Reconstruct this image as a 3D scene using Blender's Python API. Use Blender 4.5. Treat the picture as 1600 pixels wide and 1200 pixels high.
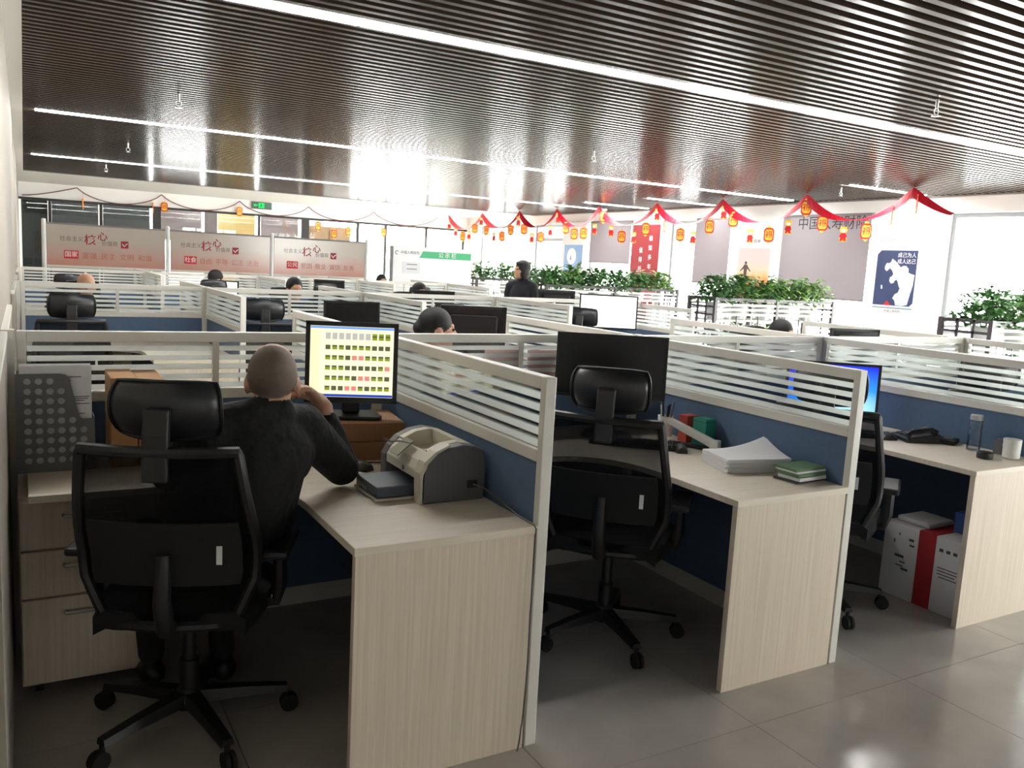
import bpy, bmesh, math, random
from mathutils import Vector, Matrix, Euler
random.seed(7)
for o in list(bpy.data.objects): bpy.data.objects.remove(o)
SC = bpy.context.scene
COL = SC.collection
PI = math.pi

# ------------------------------------------------------------------ camera
cd = bpy.data.cameras.new('camera'); cam = bpy.data.objects.new('camera', cd); COL.objects.link(cam)
RIGHT = (0.8680834, -0.49354452, 0.05333868); DOWN = (-0.02255902, -0.14655645, -0.98894504); FWD = (0.49590554, 0.85728351, -0.1383571)
CAMP = (-1.3888, -2.1602, 1.537)
cam.matrix_world = Matrix(((RIGHT[0], -DOWN[0], -FWD[0], CAMP[0]), (RIGHT[1], -DOWN[1], -FWD[1], CAMP[1]), (RIGHT[2], -DOWN[2], -FWD[2], CAMP[2]), (0, 0, 0, 1)))
cd.sensor_fit = 'HORIZONTAL'; cd.sensor_width = 36; cd.lens = 1325.56 * 36 / 1600; cd.clip_start = 0.02; cd.clip_end = 300
SC.camera = cam
# ------------------------------------------------------------------ sky and exposure
w = bpy.data.worlds.new('sky'); SC.world = w; w.use_nodes = True
bg = w.node_tree.nodes['Background']; bg.inputs[0].default_value = (1.0, 0.985, 0.965, 1); bg.inputs[1].default_value = 14.0
SC.view_settings.view_transform = 'Standard'; SC.view_settings.look = 'None'; SC.view_settings.gamma = 1
SC.view_settings.use_curve_mapping = False
SC.view_settings.exposure = 1.18
LAMP_STRENGTH = 34.0
def portal(loc, rot, sx, sy):            # guides daylight sampling through the window openings; gives no light of its own
    l = bpy.data.lights.new('window_portal', 'AREA'); l.shape = 'RECTANGLE'; l.size = sx; l.size_y = sy
    l.cycles.is_portal = True
    o = bpy.data.objects.new('window_portal', l); COL.objects.link(o); o.location = loc; o.rotation_euler = rot
portal((9.95, 7.0, 1.35), (0, PI/2, 0), 2.6, 26.5)
portal((7.3, -6.2, 1.3), (-PI/2, 0, 0), 2.8, 2.6)
portal((3.6, 23.9, 1.6), (PI/2, 0, 0), 12.0, 2.6)

# ------------------------------------------------------------------ materials
def lin(c):
    c = c / 255.0
    return c / 12.92 if c <= 0.04045 else ((c + 0.055) / 1.055) ** 2.4
def rgb(r, g, b): return (lin(r), lin(g), lin(b), 1)
MATS = {}
def mat(name, col, rough=0.5, metal=0.0, spec=0.5, bump=0.0, bscale=200, var=0.0, vscale=3.0, emit=None, es=1.0, alpha=1.0, coat=0.0, trans=0.0):
    m = bpy.data.materials.new(name); m.use_nodes = True; MATS[name] = m
    nt = m.node_tree; b = nt.nodes['Principled BSDF']
    b.inputs['Base Color'].default_value = col; b.inputs['Roughness'].default_value = rough
    b.inputs['Metallic'].default_value = metal; b.inputs['Specular IOR Level'].default_value = spec
    b.inputs['Coat Weight'].default_value = coat
    b.inputs['Alpha'].default_value = alpha
    if emit:
        b.inputs['Emission Color'].default_value = emit; b.inputs['Emission Strength'].default_value = es
    geo = None
    if bump or var:
        geo = nt.nodes.new('ShaderNodeNewGeometry')
    if bump:
        n = nt.nodes.new('ShaderNodeTexNoise'); n.inputs['Scale'].default_value = bscale; n.inputs['Detail'].default_value = 2
        nt.links.new(geo.outputs['Position'], n.inputs['Vector'])
        bp = nt.nodes.new('ShaderNodeBump'); bp.inputs['Strength'].default_value = bump; bp.inputs['Distance'].default_value = 0.002
        nt.links.new(n.outputs['Fac'], bp.inputs['Height']); nt.links.new(bp.outputs['Normal'], b.inputs['Normal'])
    if var:
        n = nt.nodes.new('ShaderNodeTexNoise'); n.inputs['Scale'].default_value = vscale; n.inputs['Detail'].default_value = 4
        nt.links.new(geo.outputs['Position'], n.inputs['Vector'])
        mx = nt.nodes.new('ShaderNodeMix'); mx.data_type = 'RGBA'
        mx.inputs[6].default_value = tuple(c * (1 - var) for c in col[:3]) + (1,); mx.inputs[7].default_value = tuple(min(1, c * (1 + var)) for c in col[:3]) + (1,)
        nt.links.new(n.outputs['Fac'], mx.inputs[0]); nt.links.new(mx.outputs[2], b.inputs['Base Color'])
    return m
def grain(name, a, bcol, scale, rough=0.45, rough_var=0.0):
    m = mat(name, a, rough); nt = m.node_tree; b = nt.nodes['Principled BSDF']
    geo = nt.nodes.new('ShaderNodeNewGeometry'); mp = nt.nodes.new('ShaderNodeMapping'); mp.inputs['Scale'].default_value = scale
    nt.links.new(geo.outputs['Position'], mp.inputs['Vector'])
    n = nt.nodes.new('ShaderNodeTexNoise'); n.inputs['Scale'].default_value = 1; n.inputs['Detail'].default_value = 5; n.inputs['Roughness'].default_value = 0.65
    nt.links.new(mp.outputs['Vector'], n.inputs['Vector'])
    r = nt.nodes.new('ShaderNodeValToRGB'); r.color_ramp.elements[0].position = 0.36; r.color_ramp.elements[1].position = 0.62
    r.color_ramp.elements[0].color = bcol; r.color_ramp.elements[1].color = a
    nt.links.new(n.outputs['Fac'], r.inputs['Fac']); nt.links.new(r.outputs['Color'], b.inputs['Base Color'])
    return m
def glassy(name, tint, gloss=0.08, rough=0.0):
    m = bpy.data.materials.new(name); m.use_nodes = True; nt = m.node_tree; nt.nodes.clear(); MATS[name] = m
    out = nt.nodes.new('ShaderNodeOutputMaterial'); t = nt.nodes.new('ShaderNodeBsdfTransparent'); t.inputs[0].default_value = tint
    g = nt.nodes.new('ShaderNodeBsdfGlossy'); g.inputs['Roughness'].default_value = rough
    fr = nt.nodes.new('ShaderNodeFresnel'); fr.inputs[0].default_value = 1.45
    mul = nt.nodes.new('ShaderNodeMath'); mul.operation = 'MULTIPLY'; mul.inputs[1].default_value = gloss / 0.04 * 0.5
    nt.links.new(fr.outputs[0], mul.inputs[0])
    mx = nt.nodes.new('ShaderNodeMixShader'); nt.links.new(mul.outputs[0], mx.inputs[0]); nt.links.new(t.outputs[0], mx.inputs[1]); nt.links.new(g.outputs[0], mx.inputs[2])
    nt.links.new(mx.outputs[0], out.inputs[0]); return m
def sheer(name, col, transp, translu=0.5):   # frosted film, mesh fabric, blinds: part see-through, part diffuse, part glowing through
    m = bpy.data.materials.new(name); m.use_nodes = True; nt = m.node_tree; nt.nodes.clear(); MATS[name] = m
    out = nt.nodes.new('ShaderNodeOutputMaterial'); t = nt.nodes.new('ShaderNodeBsdfTransparent')
    d = nt.nodes.new('ShaderNodeBsdfDiffuse'); d.inputs[0].default_value = col
    l = nt.nodes.new('ShaderNodeBsdfTranslucent'); l.inputs[0].default_value = col
    a = nt.nodes.new('ShaderNodeMixShader'); a.inputs[0].default_value = translu
    nt.links.new(d.outputs[0], a.inputs[1]); nt.links.new(l.outputs[0], a.inputs[2])
    b = nt.nodes.new('ShaderNodeMixShader'); b.inputs[0].default_value = 1 - transp
    nt.links.new(t.outputs[0], b.inputs[1]); nt.links.new(a.outputs[0], b.inputs[2]); nt.links.new(b.outputs[0], out.inputs[0]); return m
def emission(name, col, s):
    m = bpy.data.materials.new(name); m.use_nodes = True; nt = m.node_tree; nt.nodes.clear(); MATS[name] = m
    out = nt.nodes.new('ShaderNodeOutputMaterial'); e = nt.nodes.new('ShaderNodeEmission'); e.inputs[0].default_value = col; e.inputs[1].default_value = s
    nt.links.new(e.outputs[0], out.inputs[0]); return m

wood_v = grain('pale_wood_upright', rgb(220, 206, 188), rgb(206, 191, 171), (90, 90, 1.6))
wood_h = grain('pale_wood_top', rgb(224, 213, 196), rgb(214, 202, 184), (3.0, 70, 30))
alu = mat('painted_aluminium', rgb(214, 211, 203), 0.38, 0.0, 0.5, var=0.03, vscale=6)
fabric = mat('blue_fabric', rgb(86, 108, 136), 0.95, bump=0.4, bscale=900, var=0.08, vscale=40)
glass = glassy('clear_glass', (0.96, 0.98, 0.97, 1), 0.06)
frost = sheer('frosted_film', (0.95, 0.96, 0.95, 1), 0.05, 0.6)
black = mat('black_plastic', rgb(26, 26, 28), 0.42, var=0.1, vscale=8)
blackm = mat('black_matt', rgb(18, 18, 20), 0.8, bump=0.2, bscale=300)
headm = mat('headrest_shell', rgb(38, 39, 42), 0.35, var=0.1, vscale=9)
meshm = sheer('black_mesh', (0.012, 0.012, 0.013, 1), 0.35, 0.3)
seatm = mat('seat_fabric', rgb(22, 22, 24), 0.95, bump=0.5, bscale=600)
rubber = mat('rubber', rgb(15, 15, 15), 0.7, var=0.1)
chrome = mat('chrome', (0.8, 0.8, 0.8, 1), 0.2, 1.0)
steel = mat('brushed_steel', (0.55, 0.54, 0.52, 1), 0.35, 1.0)
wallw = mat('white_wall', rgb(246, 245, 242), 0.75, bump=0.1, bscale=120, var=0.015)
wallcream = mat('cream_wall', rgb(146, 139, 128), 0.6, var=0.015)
soffit = mat('white_soffit', rgb(230, 228, 222), 0.8, var=0.01)
greytrim = mat('grey_trim', rgb(128, 122, 120), 0.5, var=0.04)
dkframe = mat('dark_window_frame', rgb(44, 42, 42), 0.45, var=0.05)
wframe = mat('silver_window_frame', rgb(150, 155, 160), 0.4, var=0.03)
plenum = mat('dark_plenum', rgb(34, 28, 24), 0.9, var=0.05)
slatm = mat('brown_slat', rgb(54, 44, 36), 0.2, 0.0, 0.3, var=0.12, vscale=1.2)
lampm = emission('lamp_diffuser', (1.0, 0.985, 0.96, 1), LAMP_STRENGTH)
lampbody = mat('lamp_housing', rgb(220, 220, 220), 0.4, var=0.02)
screenoff = mat('dark_screen', rgb(14, 14, 16), 0.25, spec=0.4, var=0.05)
bezel = mat('monitor_bezel', rgb(20, 20, 22), 0.35, var=0.05)
greyplastic = mat('grey_plastic', rgb(104, 104, 108), 0.5, var=0.04)
whiteplastic = mat('white_plastic', rgb(228, 228, 224), 0.35, var=0.02)
paperm = mat('paper', rgb(226, 226, 228), 0.85, var=0.02)
red = mat('festive_red', rgb(205, 26, 40), 0.5, var=0.1, vscale=20)
gold = mat('festive_gold', rgb(250, 196, 60), 0.45, var=0.08, vscale=30)
redcloth = mat('red_ribbon', rgb(214, 22, 48), 0.55, var=0.12, vscale=25)
leafA = mat('leaf_green', rgb(72, 118, 62), 0.45, var=0.35, vscale=9)
leafB = mat('leaf_light_green', rgb(120, 156, 78), 0.45, var=0.35, vscale=9)
potw = mat('white_pot', rgb(235, 235, 232), 0.4, var=0.02)
soilm = mat('soil', rgb(50, 38, 30), 0.95, bump=0.6, bscale=80)
slatdark = mat('planter_dark_frame', rgb(70, 62, 66), 0.5, var=0.08)
slatwhite = mat('planter_white_slat', rgb(232, 230, 228), 0.5, var=0.03)
skin = mat('skin', rgb(196, 150, 122), 0.55, var=0.06, vscale=30)
skin2 = mat('skin_darker', rgb(182, 138, 112), 0.55, var=0.06, vscale=30)  # slightly darker skin tone for the man at the first desk
jacket = mat('black_jacket', rgb(17, 17, 20), 0.85, bump=1.0, bscale=22, var=0.15, vscale=14)
jacket.node_tree.nodes['Bump'].inputs['Distance'].default_value = 0.012
trouser = mat('dark_trousers', rgb(24, 24, 28), 0.9, var=0.1)
shoem = mat('black_shoes', rgb(14, 14, 14), 0.4, var=0.1)
stubble = mat('grey_stubble', rgb(108, 94, 84), 0.8, bump=0.7, bscale=700, var=0.18, vscale=60)
hairm = mat('black_hair', rgb(17, 14, 13), 0.7, var=0.2, vscale=30, bump=0.5, bscale=120)
navy = mat('navy_top', rgb(30, 30, 38), 0.9, var=0.1, vscale=20)
beigecloth = mat('pale_top', rgb(196, 182, 170), 0.9, var=0.06, vscale=20)
carton = mat('brown_carton', rgb(170, 128, 84), 0.8, var=0.06, vscale=15)
boxwood = mat('brown_box', rgb(150, 108, 72), 0.55, var=0.1, vscale=12)

# ------------------------------------------------------------------ mesh helper
class MB:
    def __init__(s): s.v = []; s.f = []; s.mi = []; s.cur = 0
    def add(s, vs, fs):
        o = len(s.v); s.v += [tuple(x) for x in vs]; s.f += [tuple(i + o for i in f) for f in fs]; s.mi += [s.cur] * len(fs); return s
    def box(s, x0, x1, y0, y1, z0, z1):
        return s.add([(x0,y0,z0),(x1,y0,z0),(x1,y1,z0),(x0,y1,z0),(x0,y0,z1),(x1,y0,z1),(x1,y1,z1),(x0,y1,z1)],
                     [(0,3,2,1),(4,5,6,7),(0,1,5,4),(1,2,6,5),(2,3,7,6),(3,0,4,7)])
    def obox(s, c, size, M=None):
        hx, hy, hz = size[0]/2, size[1]/2, size[2]/2; M = M or Matrix.Identity(3); c = Vector(c)
        vs = [c + M @ Vector(p) for p in ((-hx,-hy,-hz),(hx,-hy,-hz),(hx,hy,-hz),(-hx,hy,-hz),(-hx,-hy,hz),(hx,-hy,hz),(hx,hy,hz),(-hx,hy,hz))]
        return s.add(vs, [(0,3,2,1),(4,5,6,7),(0,1,5,4),(1,2,6,5),(2,3,7,6),(3,0,4,7)])
    def prism(s, poly, a, b, axis='z'):
        def mk(u, v, t): return {'z': (u, v, t), 'y': (u, t, v), 'x': (t, u, v)}[axis]
        n = len(poly); area = sum(poly[i][0]*poly[(i+1)%n][1]-poly[(i+1)%n][0]*poly[i][1] for i in range(n))
        flip = (area < 0) != (axis == 'y')
        vs = [mk(u, v, a) for u, v in poly] + [mk(u, v, b) for u, v in poly]
        fs = [tuple(range(n))[::-1], tuple(range(n, 2*n))] + [(i, (i+1) % n, n + (i+1) % n, n + i) for i in range(n)]
        if flip: fs = [f[::-1] for f in fs]
        return s.add(vs, fs)
    def cyl(s, p0, p1, r0, r1=None, n=12):
        r1 = r0 if r1 is None else r1; p0 = Vector(p0); p1 = Vector(p1); d = (p1 - p0).normalized()
        u = d.orthogonal().normalized(); w_ = d.cross(u)
        vs = [p0 + (u*math.cos(2*PI*i/n) + w_*math.sin(2*PI*i/n))*r0 for i in range(n)] + [p1 + (u*math.cos(2*PI*i/n) + w_*math.sin(2*PI*i/n))*r1 for i in range(n)]
        return s.add(vs, [tuple(range(n))[::-1], tuple(range(n, 2*n))] + [(i, (i+1) % n, n+(i+1) % n, n+i) for i in range(n)])
    def lathe(s, prof, c=(0,0,0), n=20):
        vs = []; fs = []; m = len(prof)
        for i in range(n):
            a = 2*PI*i/n
            for r, z in prof: vs.append((c[0]+r*math.cos(a), c[1]+r*math.sin(a), c[2]+z))
        for i in range(n):
            for j in range(m-1):
                fs.append((i*m+j, ((i+1) % n)*m+j, ((i+1) % n)*m+j+1, i*m+j+1))
        return s.add(vs, fs)
    def ell(s, c, r, M=None, nu=16, nv=10):
        M = M or Matrix.Identity(3); c = Vector(c); vs = [c + M @ Vector((0,0,-r[2]))]; fs = []
        for j in range(1, nv):
            ph = -PI/2 + PI*j/nv
            for i in range(nu):
                a = 2*PI*i/nu; vs.append(c + M @ Vector((r[0]*math.cos(ph)*math.cos(a), r[1]*math.cos(ph)*math.sin(a), r[2]*math.sin(ph))))
        vs.append(c + M @ Vector((0,0,r[2]))); t = len(vs)-1
        for i in range(nu):
            fs.append((0, 1+(i+1) % nu, 1+i)); fs.append((t, t-nu+i, t-nu+(i+1) % nu))
            for j in range(nv-2):
                a = 1+j*nu; fs.append((a+i, a+(i+1) % nu, a+nu+(i+1) % nu, a+nu+i))
        return s.add(vs, fs)
    def tube(s, pts, r, n=8, closed=False):
        pts = [Vector(p) for p in pts]; rs = r if isinstance(r, (list, tuple)) else [r]*len(pts); vs = []; fs = []; k = len(pts)
        prev = None
        for i, p in enumerate(pts):
            d = (pts[(i+1) % k] - pts[i-1]) if closed else (pts[min(i+1, k-1)] - pts[max(i-1, 0)])
            d.normalize(); u = (prev - d*prev.dot(d)) if prev else d.orthogonal()
            u.normalize(); prev = u; w_ = d.cross(u)
            vs += [p + (u*math.cos(2*PI*q/n) + w_*math.sin(2*PI*q/n))*rs[i] for q in range(n)]
        for i in range(k if closed else k-1):
            for q in range(n):
                a = i*n; b = ((i+1) % k)*n; fs.append((a+q, a+(q+1) % n, b+(q+1) % n, b+q))
        if not closed: fs += [tuple(range(n))[::-1], tuple(range((k-1)*n, k*n))]
        return s.add(vs, fs)
    def slab(s, grid, th):   # grid[i][j] -> Vector; closed sheet with thickness along local normal approx -> th is a Vector offset or function
        ni, nj = len(grid), len(grid[0]); vs = [Vector(p) for row in grid for p in row]
        off = [Vector(th(i, j)) if callable(th) else Vector(th) for i in range(ni) for j in range(nj)]
        N = ni*nj; vs2 = [a + b for a, b in zip(vs, off)]; fs = []
        I = lambda i, j: i*nj+j
        for i in range(ni-1):
            for j in range(nj-1):
                q = (I(i,j), I(i+1,j), I(i+1,j+1), I(i,j+1)); fs.append(q[::-1]); fs.append(tuple(x+N for x in q))
        for i in range(ni-1):
            fs.append((I(i,0), I(i+1,0), I(i+1,0)+N, I(i,0)+N)); fs.append((I(i+1,nj-1), I(i,nj-1), I(i,nj-1)+N, I(i+1,nj-1)+N))
        for j in range(nj-1):
            fs.append((I(0,j+1), I(0,j), I(0,j)+N, I(0,j+1)+N)); fs.append((I(ni-1,j), I(ni-1,j+1), I(ni-1,j+1)+N, I(ni-1,j)+N))
        return s.add(vs+vs2, fs)
    def mesh(s, name, mats, smooth=False):
        me = bpy.data.meshes.new(name); me.from_pydata(s.v, [], s.f)
        mats = mats if isinstance(mats, (list, tuple)) else [mats]
        for m in mats: me.materials.append(m)
        if len(mats) > 1: me.polygons.foreach_set('material_index', s.mi)
        bm = bmesh.new(); bm.from_mesh(me); bmesh.ops.recalc_face_normals(bm, faces=bm.faces); bm.to_mesh(me); bm.free()
        if smooth: me.polygons.foreach_set('use_smooth', [True]*len(me.polygons)); me.set_sharp_from_angle(angle=math.radians(smooth if smooth is not True else 40))
        me.update(); return me
    def build(s, name, mats, parent=None, smooth=False, bevel=0.0, loc=None):
        o = bpy.data.objects.new(name, s.mesh(name, mats, smooth)); COL.objects.link(o)
        if parent: o.parent = parent
        if loc: o.location = loc
        if bevel:
            b = o.modifiers.new('bevel', 'BEVEL'); b.width = bevel; b.segments = 2; b.limit_method = 'ANGLE'
        return o
def inst(name, me, parent=None, loc=(0,0,0), rz=0):
    o = bpy.data.objects.new(name, me); COL.objects.link(o); o.location = loc; o.rotation_euler = (0,0,rz)
    if parent: o.parent = parent
    return o
def tag(o, label, cat, group=None):
    o['label'] = label; o['category'] = cat
    if group: o['group'] = group
    return o
def thing(name, label, cat, loc=(0,0,0), rz=0, group=None):
    o = bpy.data.objects.new(name, None); COL.objects.link(o); o.empty_display_size = 0.1
    o.location = loc; o.rotation_euler = (0,0,rz); return tag(o, label, cat, group)
def struct(o): o['kind'] = 'structure'; return o
def stuff(o): o['kind'] = 'stuff'; return o
def copy_tree(o, parent=None):
    c = o.copy(); COL.objects.link(c); c.parent = parent
    for ch in list(o.children): copy_tree(ch, c)
    return c
def place(proto, used, loc, rz, label, group):
    o = proto if not used else copy_tree(proto)
    used.append(1); o.location = loc; o.rotation_euler = (0,0,rz); o['label'] = label
    if group: o['group'] = group
    return o
TMP = bpy.data.scenes.new('workbench')
def evaluated_mesh(o):
    TMP.collection.objects.link(o)
    with bpy.context.temp_override(scene=TMP, view_layer=TMP.view_layers[0]):
        dg = bpy.context.evaluated_depsgraph_get(); me = bpy.data.meshes.new_from_object(o.evaluated_get(dg))
    TMP.collection.objects.unlink(o); return me
def text(name, s, size, m, parent, M, ext=0.0015, align='CENTER', bold=0.0):
    c = bpy.data.curves.new(name, 'FONT'); c.body = s; c.size = size; c.extrude = ext; c.align_x = align; c.align_y = 'CENTER'; c.offset = bold
    t = bpy.data.objects.new(name, c)
    me = evaluated_mesh(t)
    bpy.data.objects.remove(t)
    me.name = name; me.materials.clear(); me.materials.append(m); me.transform(M)
    o = bpy.data.objects.new(name, me); COL.objects.link(o)
    if parent: o.parent = parent
    return o
# orientation matrices for flat lettering: facing -Y (seen from the front) and facing -X
def face_my(x, y, z): return Matrix.Translation((x, y, z)) @ Matrix.Rotation(PI/2, 4, 'X')
def face_mx(x, y, z): return Matrix.Translation((x, y, z)) @ Matrix.Rotation(-PI/2, 4, 'Z') @ Matrix.Rotation(PI/2, 4, 'X')
ORD = ['first','second','third','fourth','fifth','sixth','seventh','eighth','ninth','tenth','eleventh','twelfth','thirteenth','fourteenth','fifteenth','sixteenth','seventeenth','eighteenth','nineteenth','twentieth']

# ================================================================== SETTING
XW, XR, YB, YF, ZC = -1.47, 9.7, 20.0, -6.0, 2.8
# ---- floor: grey polished tiles
def tilemat(name, joint):
    m = mat(name, rgb(150, 146, 142), 0.16, 0, 0.5); nt = m.node_tree; b = nt.nodes['Principled BSDF']
    geo = nt.nodes.new('ShaderNodeNewGeometry'); n = nt.nodes.new('ShaderNodeTexNoise'); n.inputs['Scale'].default_value = 2.3; n.inputs['Detail'].default_value = 7
    nt.links.new(geo.outputs['Position'], n.inputs['Vector'])
    r = nt.nodes.new('ShaderNodeValToRGB'); r.color_ramp.elements[0].color = rgb(170, 163, 156); r.color_ramp.elements[1].color = rgb(194, 187, 180)
    r.color_ramp.elements[0].position = 0.3; r.color_ramp.elements[1].position = 0.7
    nt.links.new(n.outputs['Fac'], r.inputs['Fac']); nt.links.new(r.outputs['Color'], b.inputs['Base Color'])
    mr = nt.nodes.new('ShaderNodeMapRange'); mr.inputs[3].default_value = 0.12; mr.inputs[4].default_value = 0.24
    nt.links.new(n.outputs['Fac'], mr.inputs[0]); nt.links.new(mr.outputs[0], b.inputs['Roughness'])
    return m
tile = tilemat('polished_grey_tile', False)
grout = mat('grout', rgb(70, 66, 64), 0.9, var=0.05)
TX0, TY0, TP = 0.783 - 0.81*5, -0.22 - 0.81*8, 0.81
fl = struct(MB().box(-4.2, 9.9, -6.6, 23.9, -0.2, -0.008).build('floor', grout))
tm = MB().box(0.0012, TP-0.0012, 0.0012, TP-0.0012, -0.008, 0.0).mesh('tile', tile)
TJ = 17
for i in range(17):
    for j in range(TJ):
        inst('tile', tm, fl, (TX0 + i*TP, TY0 + j*TP, 0))
far = MB()
for i in range(17):
    for j in range(TJ, 37):
        far.box(TX0+i*TP+0.0012, TX0+(i+1)*TP-0.0012, TY0+j*TP+0.0012, TY0+(j+1)*TP-0.0012, -0.008, 0)
stuff(far.build('far_tiles', tile, fl))
# ---- walls
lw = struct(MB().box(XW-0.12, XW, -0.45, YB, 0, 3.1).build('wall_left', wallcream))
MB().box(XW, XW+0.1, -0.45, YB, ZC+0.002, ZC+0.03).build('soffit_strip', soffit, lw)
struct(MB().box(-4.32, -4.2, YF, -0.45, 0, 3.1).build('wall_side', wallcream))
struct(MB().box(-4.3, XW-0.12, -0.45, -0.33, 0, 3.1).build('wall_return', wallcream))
# unseen wall behind the viewer; glazed entrance assumed, sized to light the desk ends
wf = struct(MB().box(-4.3, 5.9, YF-0.15, YF, 0, 3.1).box(8.7, XR+0.2, YF-0.15, YF, 0, 3.1).box(5.9, 8.7, YF-0.15, YF, 2.6, 3.1).build('wall_front', wallw))
for i in range(5):
    x = 5.9 + i*0.7
    MB().box(x-0.03, x+0.03, YF-0.1, YF-0.04, 0, 2.6).build('mullion', wframe, wf)
    if i < 4: MB().box(x+0.03, x+0.67, YF-0.075, YF-0.067, 0, 2.6).build('pane', glass, wf)
# right window wall: columns, lintel, low sill
cols = [(-6.0,-3.1),(5.24,6.40),(8.15,9.34),(11.16,12.25),(13.95,14.92),(16.36,16.95),(19.3,20.1)]  # first span: unseen solid wall, sized to limit daylight on the desk ends
wr = struct(MB().box(XR, XR+0.25, YF, YB+0.1, 2.57, 3.1).build('wall_right', wallw))
for a, b in cols: MB().box(XR-0.04, XR+0.25, a, b, 0, 2.6).build('column', wallw, wr)
MB().box(XR+0.02, XR+0.25, YF, YB, 0, 0.1).build('sill', wallw, wr)
bays = []; y = YF
for a, b in cols:
    if a > y: bays.append((y, a))
    y = b
n = 0
for (a, b) in bays:
    n += 1
    k = max(1, round((b-a)/1.4)); m = MB()
    win = struct(m.box(XR+0.1, XR+0.16, a, b, 0.1, 0.16).box(XR+0.1, XR+0.16, a, b, 2.51, 2.57).build('window_%d' % n, wframe))
    for q in range(k+1):
        yy = a + (b-a)*q/k; yy = min(max(yy, a+0.03), b-0.03)
        MB().box(XR+0.1, XR+0.16, yy-0.03, yy+0.03, 0.16, 2.51).build('mullion', wframe, win)
        if q < k: MB().box(XR+0.125, XR+0.135, a+(b-a)*q/k+0.03, a+(b-a)*(q+1)/k-0.03, 0.16, 2.51).build('pane', glass, win)
MB().box(XR+0.08, XR+0.16, 14.95, 16.34, 2.17, 2.25).build('transom', wframe, win)
# back wall: header, glazed partition and a daylit room behind it
wb = struct(MB().box(XW-0.1, XR+0.1, YB, YB+0.12, 2.47, 3.1).build('wall_back', wallw))
MB().box(XW, XR, YB-0.02, YB+0.1, 2.42, 2.47).build('top_rail', dkframe, wb)
mull = [-1.47,-0.86,0.185,1.39,2.63,3.80,4.98,6.41,7.20,8.40,9.56]
for i, x in enumerate(mull):
    wd = {3: 0.09, 4: 0.15, 6: 0.10}.get(i, 0.03)
    if i: MB().box(x-wd, x+wd, YB, YB+0.08, 0, 2.42).build('mullion', dkframe if i != 4 else greytrim, wb)
    if i < len(mull)-1: MB().box(x+0.03, mull[i+1]-0.03, YB+0.035, YB+0.045, 0, 2.42).build('pane', glass, wb)
MB().box(XW, XR, YB, YB+0.08, 0, 0.12).build('bottom_rail', dkframe, wb)
rw = struct(MB().box(XW-0.1, 1.2, 23.4, 23.55, 0, 3.1).box(1.2, XR, 23.4, 23.55, 0, 0.9).box(1.2, XR, 23.4, 23.55, 2.6, 3.1).box(4.9, 6.5, 23.4, 23.55, 0.9, 2.6).build('wall_room', wallw))
struct(MB().box(XW-0.2, XR+0.3, YB+0.12, 23.6, 2.9, 3.0).build('ceiling_room', soffit))
struct(MB().box(XW-0.2, XW-0.1, YB, 23.6, 0, 3.1).build('wall_room_left', wallw))
struct(MB().box(XR+0.1, XR+0.2, YB+0.1, 23.6, 0, 3.1).build('wall_room_right', wallw))
shade_g = mat('grey_shade', rgb(110, 114, 118), 0.9, var=0.03)
shade_d = mat('dark_shade', rgb(62, 66, 66), 0.85, var=0.06)
shade_c = sheer('cream_shade', rgb(222, 206, 164), 0.0, 0.32)
shade_w = sheer('pale_shade', rgb(182, 172, 174), 0.0, 0.3)
tan = mat('tan_cabinet', rgb(190, 160, 130), 0.6, var=0.04)
for (x0, x1, z0, m_, lab) in ((-1.42,-0.9,0.3,shade_d,'dark grey roller shade behind the glass beside the left wall'),(-0.82,0.14,0.4,shade_g,'plain grey roller shade behind the back glass, second from the left wall'),
        (0.24,1.26,0.4,shade_g,'bluish grey roller shade behind the back glass left of the bright pane'),(1.5,2.44,1.72,shade_w,'pale roller shade with a bright strip of daylight under it'),
        (2.82,3.74,0.4,shade_c,'cream roller shade glowing with daylight beside the green exit sign'),(3.88,4.84,0.5,shade_w,'patterned pale grey shade right of the cream one')):
    t = thing('roller_blind', lab, 'roller shade', (0, YB+0.2, 0), group='shades behind the back glass')
    MB().box(x0, x1, 0, 0.006, z0, 2.44).build('sheet', m_, t); MB().cyl((x0, 0.003, 2.449), (x1, 0.003, 2.449), 0.0205).build('roller', dkframe, t); MB().box(x0, x1, -0.004, 0.01, z0-0.02, z0).build('bottom_bar', steel, t)
    for xb in (x0+0.02, x1-0.02): MB().box(xb-0.01, xb+0.01, -0.005, 0.01, 2.46, 2.9).build('bracket', steel, t)
t = thing('tall_cabinet', 'tan wooden tall cabinet behind the back glass wall', 'cabinet', (5.1, YB+0.3, 0))
MB().box(0, 1.2, 0, 0.45, 0, 2.3).build('body', tan, t); 
for q in range(2):
    d = MB().box(0.02+q*0.6, 0.58+q*0.6, -0.02, 0, 0.1, 2.25).build('door', tan, t); MB().box(0.5+q*0.12, 0.52+q*0.12, -0.045, -0.02, 1.1, 1.3).build('handle', steel, d)
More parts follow.
